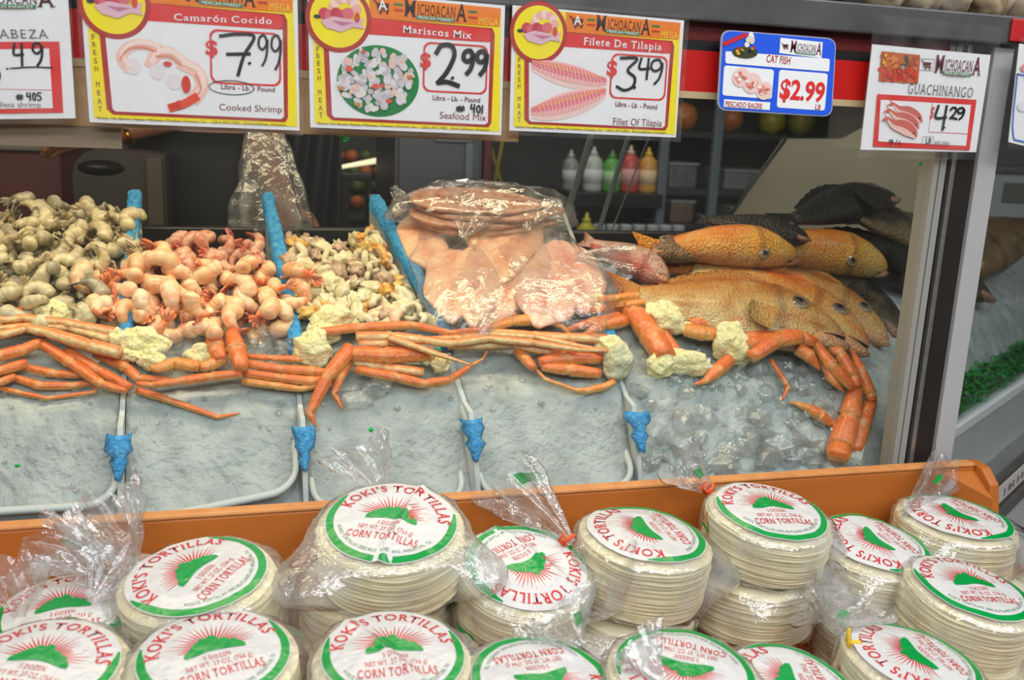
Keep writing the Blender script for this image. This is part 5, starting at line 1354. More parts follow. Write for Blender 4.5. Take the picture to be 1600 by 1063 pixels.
# produce stand with a light strip
t = thing('produce_stand', 'sloping produce stand under a bright light strip behind the mixed seafood', 'produce stand', (.42, 2.4, 0))
bx('stand_body', (.12, 2.25, 0), (.60, 2.6, 1.12), M_BLACK, t)
mb = MB(); V = [(.12, 2.25, 1.12), (.60, 2.25, 1.12), (.60, 2.6, 1.36), (.12, 2.6, 1.36), (.12, 2.6, 1.12), (.60, 2.6, 1.12)]; mb.add(V, [(0, 1, 2, 3), (0, 3, 4), (1, 5, 2), (3, 2, 5, 4), (0, 4, 5, 1)]); mb.build('sloped_bed', mat('dark_green_bed', (40, 46, 30), .7), t, smooth=False)
bx('back_board', (.12, 2.6, 1.1), (.62, 2.62, 1.75), mat('stand_back', (58, 58, 60), .5), t)
a, b = atY(505, 266, 2.24), atY(634, 243, 2.24); mb = MB(); tube(mb, [a.lerp(b, k / 12) for k in range(13)], [.004 + .009 * k / 12 for k in range(13)], 8); mb.build('light_strip', mat('lit_strip', (255, 236, 190), .4, emit=1.6), t)
r = random.Random(14)
for j in range(4):
    for i in range(9):
        x = .16 + .05 * i + r.uniform(-.006, .006); y = 2.30 + .075 * j; z = 1.12 + .686 * (y - 2.25); orange = (i + 2 * j) % 5 < 2
        mb = MB(); blob(mb, (x, y, z + .024), (.025, .028, .024), i + j, .12, 1.6, 2); o = mb.build('carrot_bunch' if orange else 'green_pepper', mat('produce_orange', (206, 104, 36), .5) if orange else mat('produce_green', (84, 104, 44), .5), None, origin=(x, y, z))
        tag(o, 'blurred orange vegetable on the sloping produce stand' if orange else 'blurred green vegetable on the sloping produce stand', 'vegetable', 'orange vegetables on the stand' if orange else 'green vegetables on the stand')
# black frame and hanging garment
t = thing('black_frame', 'black upright metal frame before the produce stand', 'frame', (.25, 1.3, 0))
for x in (.245, .315): bx('post', (x, 1.28, 0), (x + (.026 if x < .3 else .014), 1.31, 1.335), M_BLACK, t)
bx('cross_bar', (.12, 1.28, 1.325), (.33, 1.31, 1.345), M_BLACK, t); bx('lower_panel', (.02, 1.285, .3), (.24, 1.305, 1.15), mat('dark_lower_panel', (34, 36, 42), .5), t)
mb = MB(); V = []; F = []; n = 30
for j in range(21):
    for i in range(n + 1):
        u, v = i / n, j / 20; x = .075 + .17 * u - .05 * v * (1 - u); z = 1.60 - .33 * v - .09 * u * v; y = 1.22 + .014 * sin(u * 22 + v * 3) * (1 - .3 * v) + .02 * v
        V.append((x, y, z))
for j in range(20):
    for i in range(n): F.append((j * (n + 1) + i, j * (n + 1) + i + 1, (j + 1) * (n + 1) + i + 1, (j + 1) * (n + 1) + i))
o = mb.add(V, F).build('hanging_apron', mat('black_cloth', (30, 30, 34), .5), None, origin=(.15, 1.23, 1.2)); md = o.modifiers.new('thickness', 'SOLIDIFY'); md.thickness = .004; tag(o, 'black pleated apron hanging left of the produce stand', 'apron')
# red-brown counter and the tall bin
t = thing('red_wood_counter', 'red-brown wooden counter panel far left behind the grey shrimp', 'counter', (-.7, 1.5, 0))
bx('counter_panel', (-1.3, 1.32, 0), (-.42, 1.9, 1.375), mat('red_brown_wood', (112, 52, 46), .55, var=(6, .6, (92, 44, 40)), stretch=(.4, 1, 5)), t); bx('counter_top', (-1.32, 1.30, 1.375), (-.41, 1.92, 1.41), mat('worn_counter_top', (128, 116, 98), .5), t)
t = thing('tall_bin', 'tall dark grey rounded bin with a hand hole behind the grey shrimp', 'bin', (-.22, .77, 0))
mb = MB(); V = []; F = []; n = 20; xs0, xs1 = -.300, -.138
out = [(xs0, 0)] + [(xs0 + .05 - .05 * cos(rad(90 * k / 8)), 1.362 + .05 * sin(rad(90 * k / 8))) for k in range(9)] + [(xs1, 1.405), (xs1 + .012, 0)]
n = len(out); V = [(x, .70, z) for x, z in out] + [(x, .84, z) for x, z in out]
mb.add(V, [tuple(range(n)), tuple(range(2 * n - 1, n - 1, -1))] + [(i, n + i, n + (i + 1) % n, (i + 1) % n) for i in range(n)]); mb.build('bin_body', mat('dark_grey_bin', (52, 50, 48), .5, var=(4, .4, (40, 38, 37))), t, smooth=False)
mb = MB(); lathe(mb, [(.034, 0), (.032, -.003)], 24, (-.250, .698, 1.378), 0, Matrix.Rotation(rad(90), 3, 'X') @ Matrix.Diagonal((1.2, .42, 1)).to_3x3()); mb.build('hand_hole', M_BLACK, t)
bx('side_rail', (-.172, .688, .2), (-.142, .70, 1.40), mat('bin_rail', (70, 66, 62), .5), t)

# ------------------------------------------------------------------ an onlooker's reflection, built as a solid person behind the counter
t = thing('person', 'reflected onlooker in black sleeveless top, built as a solid person behind the counter', 'person', (-.06, 1.0, 0))
me = bpy.data.meshes.new('body'); bm = bmesh.new(); SKL = bm.verts.layers.skin.verify()
def J(p, r_):
    v = bm.verts.new(Vector(p) - Vector((-.06, 1.0, 0))); v[SKL].radius = r_; return v
def E_(*vs):
    for a, b in zip(vs, vs[1:]): bm.edges.new((a, b))
def arm(sh, el, wr, hd, open_dir, side):
    s = J(sh, (.052, .052)); m1 = J(Vector(sh).lerp(Vector(el), .5), (.045, .045)); e = J(el, (.038, .038)); m2 = J(Vector(el).lerp(Vector(wr), .4), (.038, .036)); w = J(wr, (.025, .022)); E_(s, m1, e, m2, w)
    d = (Vector(hd) - Vector(wr)).normalized(); pm = J(Vector(wr) + d * .045, (.034, .017)); E_(w, pm)
    sd = d.cross(Vector(open_dir)).normalized()
    for k, (o_, l) in enumerate(((-.027, .066), (-.009, .078), (.009, .074), (.027, .058))):
        a = J(Vector(wr) + d * .088 + sd * o_, (.0095, .0095)); b = J(Vector(wr) + d * (.088 + l * .5) + sd * o_ * 1.1 + Vector(open_dir) * .006, (.0085, .0085)); c = J(Vector(wr) + d * (.088 + l * .85) + sd * o_ + Vector(open_dir) * .028, (.007, .007)); E_(pm, a, b, c)
    a = J(Vector(wr) + d * .04 + sd * -.042 * side + Vector(open_dir) * .01, (.0105, .0105)); b = J(Vector(wr) + d * .075 + sd * -.056 * side + Vector(open_dir) * .024, (.009, .009)); E_(pm, a, b)
    return s
pv = J((-.06, 1.0, .98), (.145, .10)); be = J((-.06, 1.0, 1.14), (.125, .09)); chs = J((-.06, .99, 1.32), (.145, .10)); nb = J((-.06, .985, 1.475), (.075, .065)); nk = J((-.06, .965, 1.545), (.05, .052)); hd = J((-.06, .945, 1.63), (.072, .09)); tp = J((-.06, .95, 1.70), (.062, .078)); E_(pv, be, chs, nb, nk, hd, tp)
e1, w1, h1 = atY(402, 236, .86), atY(446, 306, .76), atY(452, 350, .745)
e2, w2, h2 = atY(285, 170, .90), atY(192, 205, .86), atY(150, 212, .85)
ra = arm((.06, .94, 1.44), e1, w1, h1, (0, -.5, -.3), 1); la = arm((-.22, .985, 1.455), e2, w2, h2, (0, -.3, -.6), -1); E_(nb, ra); E_(nb, la)
for sx in (-1, 1):
    hp = J((-.06 + .085 * sx, 1.0, .90), (.085, .085)); kn = J((-.06 + .10 * sx, 1.0, .50), (.058, .06)); an = J((-.06 + .10 * sx, 1.02, .09), (.036, .04)); to = J((-.06 + .11 * sx, .90, .035), (.034, .03)); E_(pv, hp, kn, an, to)
pv[SKL].use_root = True
bm.to_mesh(me); bm.free()
M_SKIN = mat('skin', (150, 96, 66), .5, var=(14, .4, (132, 80, 54)), sss=.1); me.materials.append(M_SKIN)
bo = link(bpy.data.objects.new('body', me)); bo.parent = t; md = bo.modifiers.new('skin', 'SKIN'); md.use_smooth_shade = True; md = bo.modifiers.new('sub', 'SUBSURF'); md.levels = 2; md.render_levels = 2
mb = MB(); P = [(-.06, 1.0, .93), (-.06, 1.0, 1.0), (-.06, 1.0, 1.14), (-.06, .99, 1.30), (-.06, .988, 1.40), (-.06, .985, 1.45)]
tube(mb, P, [.175, .178, .165, .180, .172, .13], 28, .72, Vector((0, 1, 0)), cap=False); o = mb.build('black_top', mat('black_jersey', (12, 12, 13), .75), t); md = o.modifiers.new('thickness', 'SOLIDIFY'); md.thickness = .004
mb = MB()
for sx in (-1, 1): tube(mb, [(-.06 + .085 * sx, 1.0, .95), (-.06 + .09 * sx, 1.0, .7), (-.06 + .10 * sx, 1.0, .45), (-.06 + .10 * sx, 1.01, .1)], [.112, .095, .08, .07], 16)
mb.build('trousers', mat('dark_trousers', (28, 30, 38), .8), t)
mb = MB(); blob(mb, (-.06, .965, 1.70), (.083, .098, .085), 3, .1, 2, 3); mb.build('hair', mat('dark_hair', (24, 18, 15), .5), t)
mb = MB(); blob(mb, (-.06, .862, 1.625), (.012, .016, .02), 1, .05, 1, 2); mb.build('nose', M_SKIN, t)
for sx in (-1, 1): mb = MB(); blob(mb, (-.06 + .028 * sx, .869, 1.648), (.011, .007, .007), 2, 0, 1, 2); mb.build('eye', M_EYE, t)
mb = MB(); blob(mb, (-.06, .873, 1.588), (.024, .008, .007), 4, .05, 1, 2); mb.build('mouth', mat('lips', (130, 64, 56), .4), t)
mb = MB(); dd = (w2 - e2).normalized()
tube(mb, [w2 + (Vector((0, 0, 1)).cross(dd).normalized() * cos(a) + dd.cross(Vector((0, 0, 1)).cross(dd).normalized()) * sin(a)) * .030 for a in [2 * pi * k / 18 for k in range(19)]], [.0045] * 19, 6); mb.build('gold_bracelet', mat('gold', (214, 160, 60), .25, metal=1), t)

# ------------------------------------------------------------------ the orange wooden bin
M_WOOD = mat('orange_painted_wood', (188, 108, 42), .45, var=(7, .55, (164, 88, 30)), bump=(18, .2, .002), stretch=(.5, 3, 3))
M_RIM = mat('pale_orange_rim', (212, 146, 84), .5, var=(40, .6, (186, 114, 56)))  # rim in a paler orange than the boards
t = thing('display_bin', 'orange-brown wooden bin in front of the case heaped with tortilla packs', 'bin', (.35, -.35, .70))
mb = MB(); XL, XR = -.62, 1.115
mb.box((XL, -.062, .70), (XR, -.044, .992)); mb.build('back_board', M_WOOD, t, smooth=False, bevel=.003)
MB().box((XL, -.0635, .9915), (XR, -.0425, .998)).build('back_rim', M_RIM, t, smooth=False, bevel=.003)
prof_ = [(-.044, .998), (-.075, .995), (-.098, .975), (-.112, .91), (-.122, .872), (-.70, .862), (-.70, .70), (-.044, .70)]
V = [(XR + (.0 if i else 0), y, z) for i, (y, z) in enumerate(prof_)] + [(XR + .018, y, z) for y, z in prof_]; n = len(prof_)
MB().add(V, [tuple(range(n)), tuple(range(2 * n - 1, n - 1, -1))] + [(i, n + i, n + (i + 1) % n, (i + 1) % n) for i in range(n)]).build('side_board', M_WOOD, t, smooth=False, bevel=.003)
mb = MB(); mb.add([(1.055, -.0625, .70), (1.115, -.108, .70), (1.115, -.0615, .70), (1.055, -.0625, .985), (1.115, -.108, .955), (1.115, -.0615, .985)], [(0, 2, 1), (3, 4, 5), (0, 1, 4, 3), (1, 2, 5, 4), (2, 0, 3, 5)]); mb.build('corner_block', M_WOOD, t, smooth=False)
MB().box((XL, -.70, .70), (XR, -.062, .715)).build('bin_floor', M_WOOD, t, smooth=False)
MB().box((XL, -.718, .70), (XR, -.70, .86)).build('front_board', M_WOOD, t, smooth=False, bevel=.003)
MB().box((XL - .018, -.718, .70), (XL, -.044, .992)).build('left_board', M_WOOD, t, smooth=False, bevel=.003)
t = thing('bin_stand', 'plain low stand carrying the orange wooden bin', 'stand', (.25, -.38, 0)); MB().box((XL + .03, -.68, 0), (XR - .02, -.07, .70)).build('stand_body', M_DARK, t, smooth=False)

# ------------------------------------------------------------------ tortilla packs
M_TORT = mat('corn_tortillas', (240, 230, 192), .6, var=(30, .5, (226, 212, 164)), bump=(70, .4, .003), sss=.12)
LAB_W, LAB_G, LAB_R, LAB_K = [mat(n_, c_, .22, spec=.6, bump=(42, .55, .006)) for n_, c_ in (('label_white', (214, 213, 211)), ('label_green', (6, 150, 66)), ('label_red', (206, 44, 52)), ('label_small_print', (70, 130, 96)))]
LMATS = [LAB_W, LAB_G, LAB_R, LAB_K]
def label_art():
    """the printed round label: 2D shapes in a unit disc, cut small enough to drape"""
    mb = MB(); n, m = 14, 56; V = [(0, 0, 0)]; F = []
    for i in range(1, n + 1):
        for k in range(m): a = 2 * pi * k / m; V.append((i / n * cos(a), i / n * sin(a), 0))
    for k in range(m): F.append((0, 1 + k, 1 + (k + 1) % m))
    for i in range(n - 1):
        for k in range(m): F.append((1 + i * m + k, 1 + (i + 1) * m + k, 1 + (i + 1) * m + (k + 1) % m, 1 + i * m + (k + 1) % m))
    mb.add(V, F, 0)
    V = []; F = []; N = 70
    for i in range(N + 1):
        a = rad(152 + 236 * i / N); w = .115 * min(1, i / 7 + .25, (N - i) / 7 + .25)
        V += [((.985 - w) * cos(a), (.985 - w) * sin(a), 1), ((.985 - w / 2) * cos(a), (.985 - w / 2) * sin(a), 1), (.985 * cos(a), .985 * sin(a), 1)]
    for i in range(N): F += [(3 * i, 3 * i + 1, 3 * i + 4, 3 * i + 3), (3 * i + 1, 3 * i + 2, 3 * i + 5, 3 * i + 4)]
    mb.add(V, F, 1)
    def arc(s, r0, a0, a1, h, mi, inner=False, serif=True, bold=0.):
        V, F, w = text2d(s, bold, serif); span = rad(a1 - a0); out = []
        for x, y in V:
            a = rad(a0) + span * x / w; rr = r0 + (y * h if not inner else -y * h); out.append((rr * cos(a), rr * sin(a), 2))
        mb.add(out, F if not inner else F, mi)
    arc("KOKI'S TORTILLAS", .70, 172, 8, .185, 2, bold=.012)
    arc("KOKI'S TORTILLAS 2002 RUTLAND AVE. HOUSTON, TX", .815, 206, 334, .055, 3, True, False)
    for i in range(23):
        a = rad(4 + 172 * i / 22); r1 = .56 + .10 * ((i * 7) % 3) / 2; b = .012
        P = [(.24, -b), (.36, -b * .95), (r1, 0), (.36, b * .95), (.24, b)]
        mb.add([(p * cos(a) - q * sin(a), p * sin(a) * .92 + q * cos(a) + .03, 1) for p, q in P], [(0, 1, 2, 3, 4)], 2)
    top = [(-.46, .0), (-.40, .05), (-.34, .10), (-.27, .19), (-.21, .20), (-.15, .29), (-.07, .25), (-.01, .33), (.07, .30), (.13, .20), (.20, .22), (.28, .13), (.34, .14), (.41, .05), (.47, -.01)]
    V = []; F = []; K = 30
    for i in range(K + 1):
        x = -.46 + .93 * i / K
        for (xa, ya), (xb_, yb_) in zip(top, top[1:]):
            if xa <= x <= xb_ + 1e-6: y = ya + (yb_ - ya) * (x - xa) / (xb_ - xa); break
        b = -.055 + .03 * cos(x * 7)
        for j in range(5): V.append((x * .86, b + (max(y, b) - b) * j / 4, 2))
    for i in range(K):
        for j in range(4): F.append((i * 5 + j, (i + 1) * 5 + j, (i + 1) * 5 + j + 1, i * 5 + j + 1))
    mb.add(V, F, 1)
    def line(s, cx, y, w, h, bold=.0):
        V, F, ww = text2d(s, bold, True); k = w / ww; mb.add([(cx - w / 2 + p[0] * k, y + p[1] * h, 2) for p in V], F, 2)
    line('3 DOZEN', .0, -.20, .36, .085); line('NET WT. 27 OZ. (766 g)', .0, -.345, .86, .09); line('CORN TORTILLAS', 0, -.55, 1.10, .145, .008)
    return mb
LART = label_art()
def stack_mesh(r_, h, seed):
    """a pile of thin round tortillas, local coordinates, top at z = 0"""
    n = max(8, int(h / .0024)); m = 52; V = []; F = []; rr = random.Random(seed)
    prof_ = []
    lay = h / n
    for i in range(n):
        k = 1 + rr.uniform(-.012, .010); ox, oy = rr.uniform(-.002, .002), rr.uniform(-.002, .002)
        z = -h + lay * i
        for f, dz in ((.985, .06), (1.0, .35), (1.0, .65), (.985, .94)): prof_.append((r_ * k * f, z + lay * dz, ox, oy, i))
    V = []
    for (q, z, ox, oy, i) in prof_:
        for k in range(m):
            a = 2 * pi * k / m; w = 1 + .012 * noise.noise(Vector((cos(a) * 2, sin(a) * 2, i * .9 + seed))); V.append((q * w * cos(a) + ox, q * w * sin(a) + oy, z + .0022 * noise.noise(Vector((cos(a) * 1.6, sin(a) * 1.6, i * .35 + seed))) ))
    N = len(prof_)
    for i in range(N - 1):
        for k in range(m): F.append((i * m + k, i * m + (k + 1) % m, (i + 1) * m + (k + 1) % m, (i + 1) * m + k))
    b = len(V)
    for i, q in enumerate((.7, .35)):
        for k in range(m): a = 2 * pi * k / m; V.append((r_ * q * cos(a), r_ * q * sin(a), -.0002))
    V.append((0, 0, 0)); L0 = (N - 1) * m
    for A_, B_ in ((L0, b), (b, b + m)):
        for k in range(m): F.append((A_ + k, A_ + (k + 1) % m, B_ + (k + 1) % m, B_ + k))
    for k in range(m): F.append((b + m + k, b + m + (k + 1) % m, b + 2 * m))
    F.append(tuple(range(m - 1, -1, -1)))
    return V, F
def droop(x, y, r_, seed, am=1.):
    q = math.hypot(x, y) / r_
    return -.0085 * am * min(q, 1.15) ** 3 + .0018 * noise.noise(Vector((x * 22, y * 22, seed * 3.1))) + .0011 * noise.noise(Vector((x * 62, y * 40, seed * 5.7)))
def pack(label, px, py, Z, r_, h, rot, tilt=6, side=0, seed=0, lab=True, tails=(), strips=(), necks=(), labr=.905, crease=None, thick=0):
    C = atZ(px, py, Z)
    R = Matrix.Rotation(rad(tilt), 3, R0) @ Matrix.Rotation(rad(side), 3, Vector((FW.x, FW.y, 0)).normalized())
    Rz = Matrix.Rotation(rad(rot) - YAW, 3, 'Z')
    t = thing('tortilla_pack', label, 'tortilla pack', C + R @ Vector((0, 0, -h)))
    def W(v): return C + R @ v
    V, F = stack_mesh(r_, h, seed)
    MB().add([W(Vector((x, y, z + droop(x, y, r_, seed) * sstep(-h, 0, z)))) for x, y, z in V], F).build('tortilla_stack', M_TORT, t)
    if lab:
        mb = MB(); out = []
        for x, y, ly in LART.v:
            v = Rz @ Vector((x * r_ * labr, y * r_ * labr, 0)); f = 0
            if crease:      # a fold pressed across the film
                ca, off, dep = crease; d = v.x * sin(rad(ca)) - v.y * cos(rad(ca)) - off * r_; f = dep * .9 * math.exp(-(d / .005) ** 2)
            out.append(W(Vector((v.x, v.y, droop(v.x, v.y, r_, seed) + .0056 + .00035 * ly + f))))
        mb.v = out; mb.f = LART.f; mb.m = LART.m
        mb.build('printed_label', LMATS, t)
    # film around the stack
    mb = MB(); m = 88; rows = 26; Vf = []; Ff = []
    prof_ = [(k / 6 * .97, .0042) for k in range(1, 7)] + [(1.03, .0015)] + [(1.05, -h * k / 14) for k in range(1, 14)] + [(1.03, -h - .001), (.8, -h - .003)]
    for i, (q, z) in enumerate(prof_):
        sd = clamp((i - 6) / 14) if i > 6 else 0
        for k in range(m):
            a = 2 * pi * k / m; x, y = cos(a), sin(a); g = r_ * q
            if i >= 6:
                g += r_ * (.035 * abs(noise.noise(Vector((x * 4.2, y * 4.2, z * 22 + seed)))) + .03 * abs(noise.noise(Vector((x * 9, y * 9, z * 50 + seed * 2)))) + .016 * sin(a * 13 + seed + z * 60) + .022 * abs(noise.noise(Vector((x * 16, y * 16, z * 6 + seed)))))
                for (ta, tl, tw) in tails:
                    d = (a - rad(ta) + pi) % (2 * pi) - pi; g += tl * math.exp(-(d / tw) ** 2) * sin(pi * clamp(sd * .85 + .12)) ** 1.5
            zz = z + droop(x * min(g, r_), y * min(g, r_), r_, seed) * (1 if i < 7 else 1 - sd) + (.0012 * noise.noise(Vector((x * g * 60, y * g * 60, seed))) if i < 6 else 0)
            Vf.append(W(Vector((x * g, y * g, zz))))
    for i in range(len(prof_) - 1):
        for k in range(m): Ff.append((i * m + k, (i + 1) * m + k, (i + 1) * m + (k + 1) % m, i * m + (k + 1) % m))
    b = len(Vf); Vf.append(W(Vector((0, 0, .0044)))); Ff += [(b, k, (k + 1) % m) for k in range(m)]
    fo = mb.add(Vf, Ff).build('film', M_BAG2, t)
    for (th, zf, ln) in strips:      # printed green bars on the film's side
        sm = MB(); Vs = []; k0 = int(th / 360 * m); i0 = 7 + int(zf * 12)
        for i in range(i0, i0 + 2):
            for k in range(k0, k0 + ln + 1): p = Vf[i * m + k % m]; Vs.append(p + (p - C - R @ Vector((0, 0, -h / 2))).normalized() * .0015)
        sm.add(Vs, [(k, k + 1, ln + 2 + k, ln + 1 + k) for k in range(ln)]); sub('printed_strip', sm, ink(16, 150, 66), fo)
    for nk in necks:
        A, B, wend, tie, stp = nk
        neck_part(t, A, B, wend, seed + 3, strips=stp)
        if tie:
            mb = MB(); ax = (B - A).normalized(); u = ax.cross(FW).normalized(); w = ax.cross(u).normalized()
            tube(mb, [A + ax * .006 + (u * cos(a) + w * sin(a)) * .0085 for a in [2 * pi * k / 14 for k in range(15)]], [.0026] * 15, 6)
            tube(mb, [A + ax * .006 + u * tie[1] * .008 - FW * .006, A + ax * .012 + u * tie[1] * .012 - FW * .014 + UP * .006, A + u * tie[1] * .014 - FW * .014 + UP * .026], [.0022, .0028, .002], 6)
            mb.build('twist_tie', mat('tie_%d_%d_%d' % tie[0], tie[0], .4), t)
    return t
OT, YT = (240, 92, 30), (236, 190, 30)
def Zp(px, py, z): return atZ(px, py, z)
pack('tortilla pack leaning against the back board at left, its label peak pointing left', 308, 897, .982, .086, .085, 70, 8, -3, 1, tails=((170, .02, .35), (20, .02, .3)), strips=((185, .5, 4),),
     necks=((Zp(212, 900, .965), atY(150, 776, -.105), .045, None, ()), (Zp(205, 905, .96), atY(50, 845, -.12), .030, None, ((.45, .85, 44, 47),))))
pack('largest upright tortilla pack on top of another at the centre of the back row', 612, 815, 1.020, .088, .074, -10, 13, 2, 2, tails=((205, .065, .45), (-35, .06, .35)), crease=(62, .15, .006), necks=((Zp(598, 775, 1.022), atY(560, 690, -.085), .036, None, ()),))
pack('tortilla pack with its label upside down between the two tall back-row packs', 823, 884, .962, .084, .085, -140, 15, 6, 3, tails=((250, .03, .3),), crease=(-60, -.2, .005), strips=((200, .7, 5),),
     necks=((Zp(893, 850, .975), atY(800, 738, -.085), .038, (OT, 1), ((.86, .98, 38, 46),)),))
pack('tortilla pack with its label turned sideways, beside the tall double stack', 1010, 832, .985, .086, .084, 112, 2, 5, 4, tails=((-25, .035, .35), (190, .015, .4)))
pack('tortilla pack on a tall double stack in the back row, orange tie at its left', 1205, 797, 1.0, .083, .070, 12, 7, 5, 5, tails=((-40, .02, .3),), strips=((170, .3, 4),),
     necks=((Zp(1112, 768, 1.0), atY(1058, 715, -.09), .030, (OT, 1), ((.35, .5, 40, 46),)),))
pack('tortilla pack right of the double stack, its label peak pointing left', 1370, 847, .955, .080, .092, 112, 7, 6, 6, tails=((230, .03, .4),), strips=((262, .55, 5),))
pack('tortilla pack in the far right corner of the bin under a limp bag neck', 1497, 806, .965, .083, .070, 118, 2, 3, 7, tails=((-30, .04, .4), (215, .02, .4)),
     necks=((Zp(1412, 808, .965), atY(1478, 728, -.075), .028, None, ((.6, .75, 10, 14),)),))
pack('tortilla pack at the right edge below the far corner pack, label reading upright', 1518, 917, .945, .080, .088, 10, 5, 8, 8, tails=((-60, .02, .4),))
pack('tortilla pack at the front left whose label reads uphill, cut by the lower frame', 335, 1022, .962, .083, .085, 30, 6, 2, 9, tails=((20, .02, .4),))
pack('tortilla pack at the front centre-left with a large upright label and a fold', 615, 1022, .962, .081, .085, 14, 6, 3, 10, crease=(-62, .1, .005), tails=((0, .03, .4),))
pack('upside-down tortilla pack in the front row, right of the folded-label pack', 846, 1062, .945, .080, .085, -158, 5, 4, 11, necks=((Zp(908, 1008, .955), Zp(868, 946, .99), .044, None, ((.4, .6, 40, 43),)),))
pack('front-row tortilla pack with a bunched bag knot lying over its reversed label', 1070, 1046, .955, .080, .085, 165, 4, 2, 12, necks=((Zp(1035, 1062, .962), Zp(985, 1005, .985), .026, None, ()),))
pack('front-row tortilla pack with a large green peak turned sideways, right of the knot', 1240, 1072, .915, .079, .085, 100, 6, 6, 13, necks=((Zp(1296, 985, .925), Zp(1330, 925, .975), .044, None, ((.35, .5, 44, 48),)),))
pack('front-row tortilla pack tucked beneath the right-edge pack, yellow tie at its left', 1432, 1028, .922, .080, .085, 108, 2, 8, 14, necks=((Zp(1338, 1018, .925), atY(1300, 930, -.30), .034, (YT, 1), ((.3, .45, 30, 34),)),))
pack('tortilla pack in the lower left corner with a large green mountain label', 62, 1040, .960, .082, .085, -4, 6, 3, 15, necks=((Zp(30, 965, .965), atY(20, 880, -.22), .040, None, ()),))
pack('tortilla pack at the left half hidden under loose film and the corner pack', 100, 955, .940, .080, .080, 20, 8, 0, 16, necks=((Zp(165, 925, .95), atY(105, 845, -.13), .026, None, ((.5, .8, 40, 43),)), (Zp(140, 940, .955), Zp(215, 870, .975), .050, None, ())))
# packs whose tops are covered by the ones above
pack('tortilla pack underneath the largest centre pack, a green bar on its left side', 585, 905, .935, .090, .075, 0, 3, 0, 17, False, tails=((190, .03, .4),), strips=((195, .3, 5), (330, .1, 4)))
pack('tortilla pack squashed under the sideways-label pack in the middle', 985, 930, .898, .084, .080, 0, 4, 0, 18, False, tails=((215, .05, .5),), strips=((300, .05, 4),), necks=((Zp(990, 950, .915), Zp(940, 918, .945), .046, None, ()),))
pack('lower tortilla pack of the tall double stack', 1178, 880, .922, .084, .080, 0, 2, 0, 19, False, tails=((-20, .01, .4), (250, .02, .3)))
pack('tortilla pack under the left leaning pack, dark in the gap', 330, 985, .885, .084, .080, 0, 2, 0, 20, False)
pack('tortilla pack under the pair right of the double stack', 1375, 960, .862, .084, .078, 0, 2, 0, 21, False, strips=((230, .3, 5),), necks=((Zp(1330, 965, .90), Zp(1275, 915, .95), .040, None, ()),))
pack('tortilla pack beneath the upside-down label pack', 800, 985, .872, .084, .080, 0, 2, 0, 22, False, strips=((200, .15, 5),))
pack('tortilla pack deep in the right edge of the bin', 1540, 1040, .852, .084, .080, 0, 2, 0, 23, False)
pack('tortilla pack under the far corner pack', 1510, 880, .893, .084, .080, 0, 0, 0, 24, False)

# loose produce bags on top of the ledge
for i, (px, lb) in enumerate(((1435, 'clear bag of pale rolls on the grey ledge, left of its neighbour'), (1590, 'clear bag of speckled rolls on the grey ledge at the far right'))):
    c = atY(px, 10, .06); c.z = 1.677; t = thing('bag_of_rolls', lb, 'bag', c)
    for k in range(5):
        mb = MB(); blob(mb, c + Vector((-.06 + .03 * k, .02 * (k % 2), .034)), (.026, .034, .032), k + i * 9, .2, 1.8, 3); mb.build('roll', mat('roll_%d_%d' % (i, k), [(206, 190, 164), (190, 168, 136)][(i + k) % 2], .6, var=(40, .6, (140, 108, 74))), t)
    mb = MB(); blob(mb, c + Vector((0, .01, .042)), (.095, .055, .043), i + 5, .12, 2.4, 4); mb.build('film', M_BAG, t)
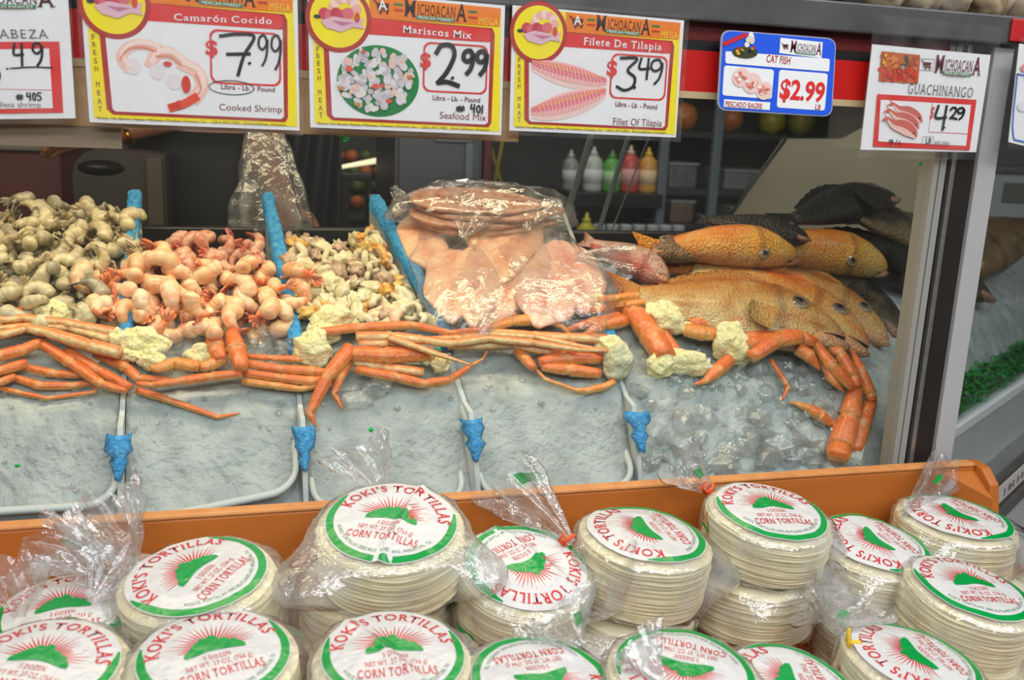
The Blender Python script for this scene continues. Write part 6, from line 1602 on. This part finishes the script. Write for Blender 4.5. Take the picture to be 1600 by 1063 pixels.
# green flecks; the first two build green reflections as solid dots
for i, (px, py, y_, s, lb) in enumerate(((534, 208, -.006, .0055, 'bright green dot built for a reflection under the seafood mix sign'), (540, 218, -.006, .004, 'smaller bright green reflection dot below its twin'), (1438, 257, -.004, .0035, 'green fleck on the glass beside the post'),
                                        (1265, 697, .05, .004, 'green fleck on the ice chunks'), (1259, 706, .05, .003, 'second green fleck just below the other on the ice chunks'), (580, 672, -.004, .004, 'green fleck low on the glass above the centre tub'), (27, 728, -.004, .003, 'green fleck low on the glass at far left'), (685, 545, -.004, .0025, 'green fleck on the glass over the long crab legs'))):
    c = atY(px, py, y_) if y_ != .05 else surf(px, py, .012); mb = MB(); blob(mb, c, (s, .0008, s * .8), i, .4, 2, 2); o = mb.build('green_fleck', ink(30, 180, 84), None, origin=c); tag(o, lb, 'fleck')

for o in list(SC.objects):        # prototypes that no pile used
    if o.parent is None and o.type == 'MESH' and o.location.length < 1e-6 and o.get('group') and o.name not in used:
        for ch in list(o.children): bpy.data.objects.remove(ch)
        bpy.data.objects.remove(o)

# ------------------------------------------------------------------ light
def area(name, loc, rot, sx, sy, power, col):
    l = bpy.data.lights.new(name, 'AREA'); l.shape = 'RECTANGLE'; l.size = sx; l.size_y = sy; l.energy = power; l.color = col
    o = link(bpy.data.objects.new(name, l)); o.location = loc; o.rotation_euler = rot; return o
area('ceiling_and_fill_light', (-.5, -1.9, 2.96), (0, 0, 0), 2.4, .5, 50, (.97, .985, 1))
area('ceiling_and_fill_light', (2.2, -1.5, 2.96), (0, 0, 0), 2.4, .5, 58, (.97, .985, 1))
area('ceiling_and_fill_light', (.4, -.6, 2.96), (0, 0, 0), 2.4, .5, 17, (.98, .99, 1))
area('ceiling_and_fill_light', (0, -3.0, 2.96), (rad(20), 0, 0), 3.0, .6, 98, (.97, .985, 1))  # added fill from behind the camera, brightens the sides of the packs
area('ceiling_and_fill_light', (.8, 2.0, 2.96), (0, 0, 0), 2.0, .4, 15, (1, .93, .84))
area('case_lamp', (.05, .17, 1.628), (rad(20), 0, 0), 1.7, .05, 9.5, (1, .80, .54))
w = bpy.data.worlds.new('world'); SC.world = w; w.use_nodes = True
w.node_tree.nodes['Background'].inputs[0].default_value = (.5, .52, .55, 1); w.node_tree.nodes['Background'].inputs[1].default_value = .3
SC.cycles.transparent_max_bounces = 40
SC.cycles.max_bounces = 8; SC.cycles.diffuse_bounces = 3; SC.cycles.glossy_bounces = 3; SC.cycles.transmission_bounces = 4
SC.cycles.sample_clamp_indirect = 4
SC.cycles.use_denoising = True
SC.view_settings.view_transform = 'Standard'; SC.view_settings.look = 'None'; SC.view_settings.gamma = 1; SC.view_settings.exposure = -.38
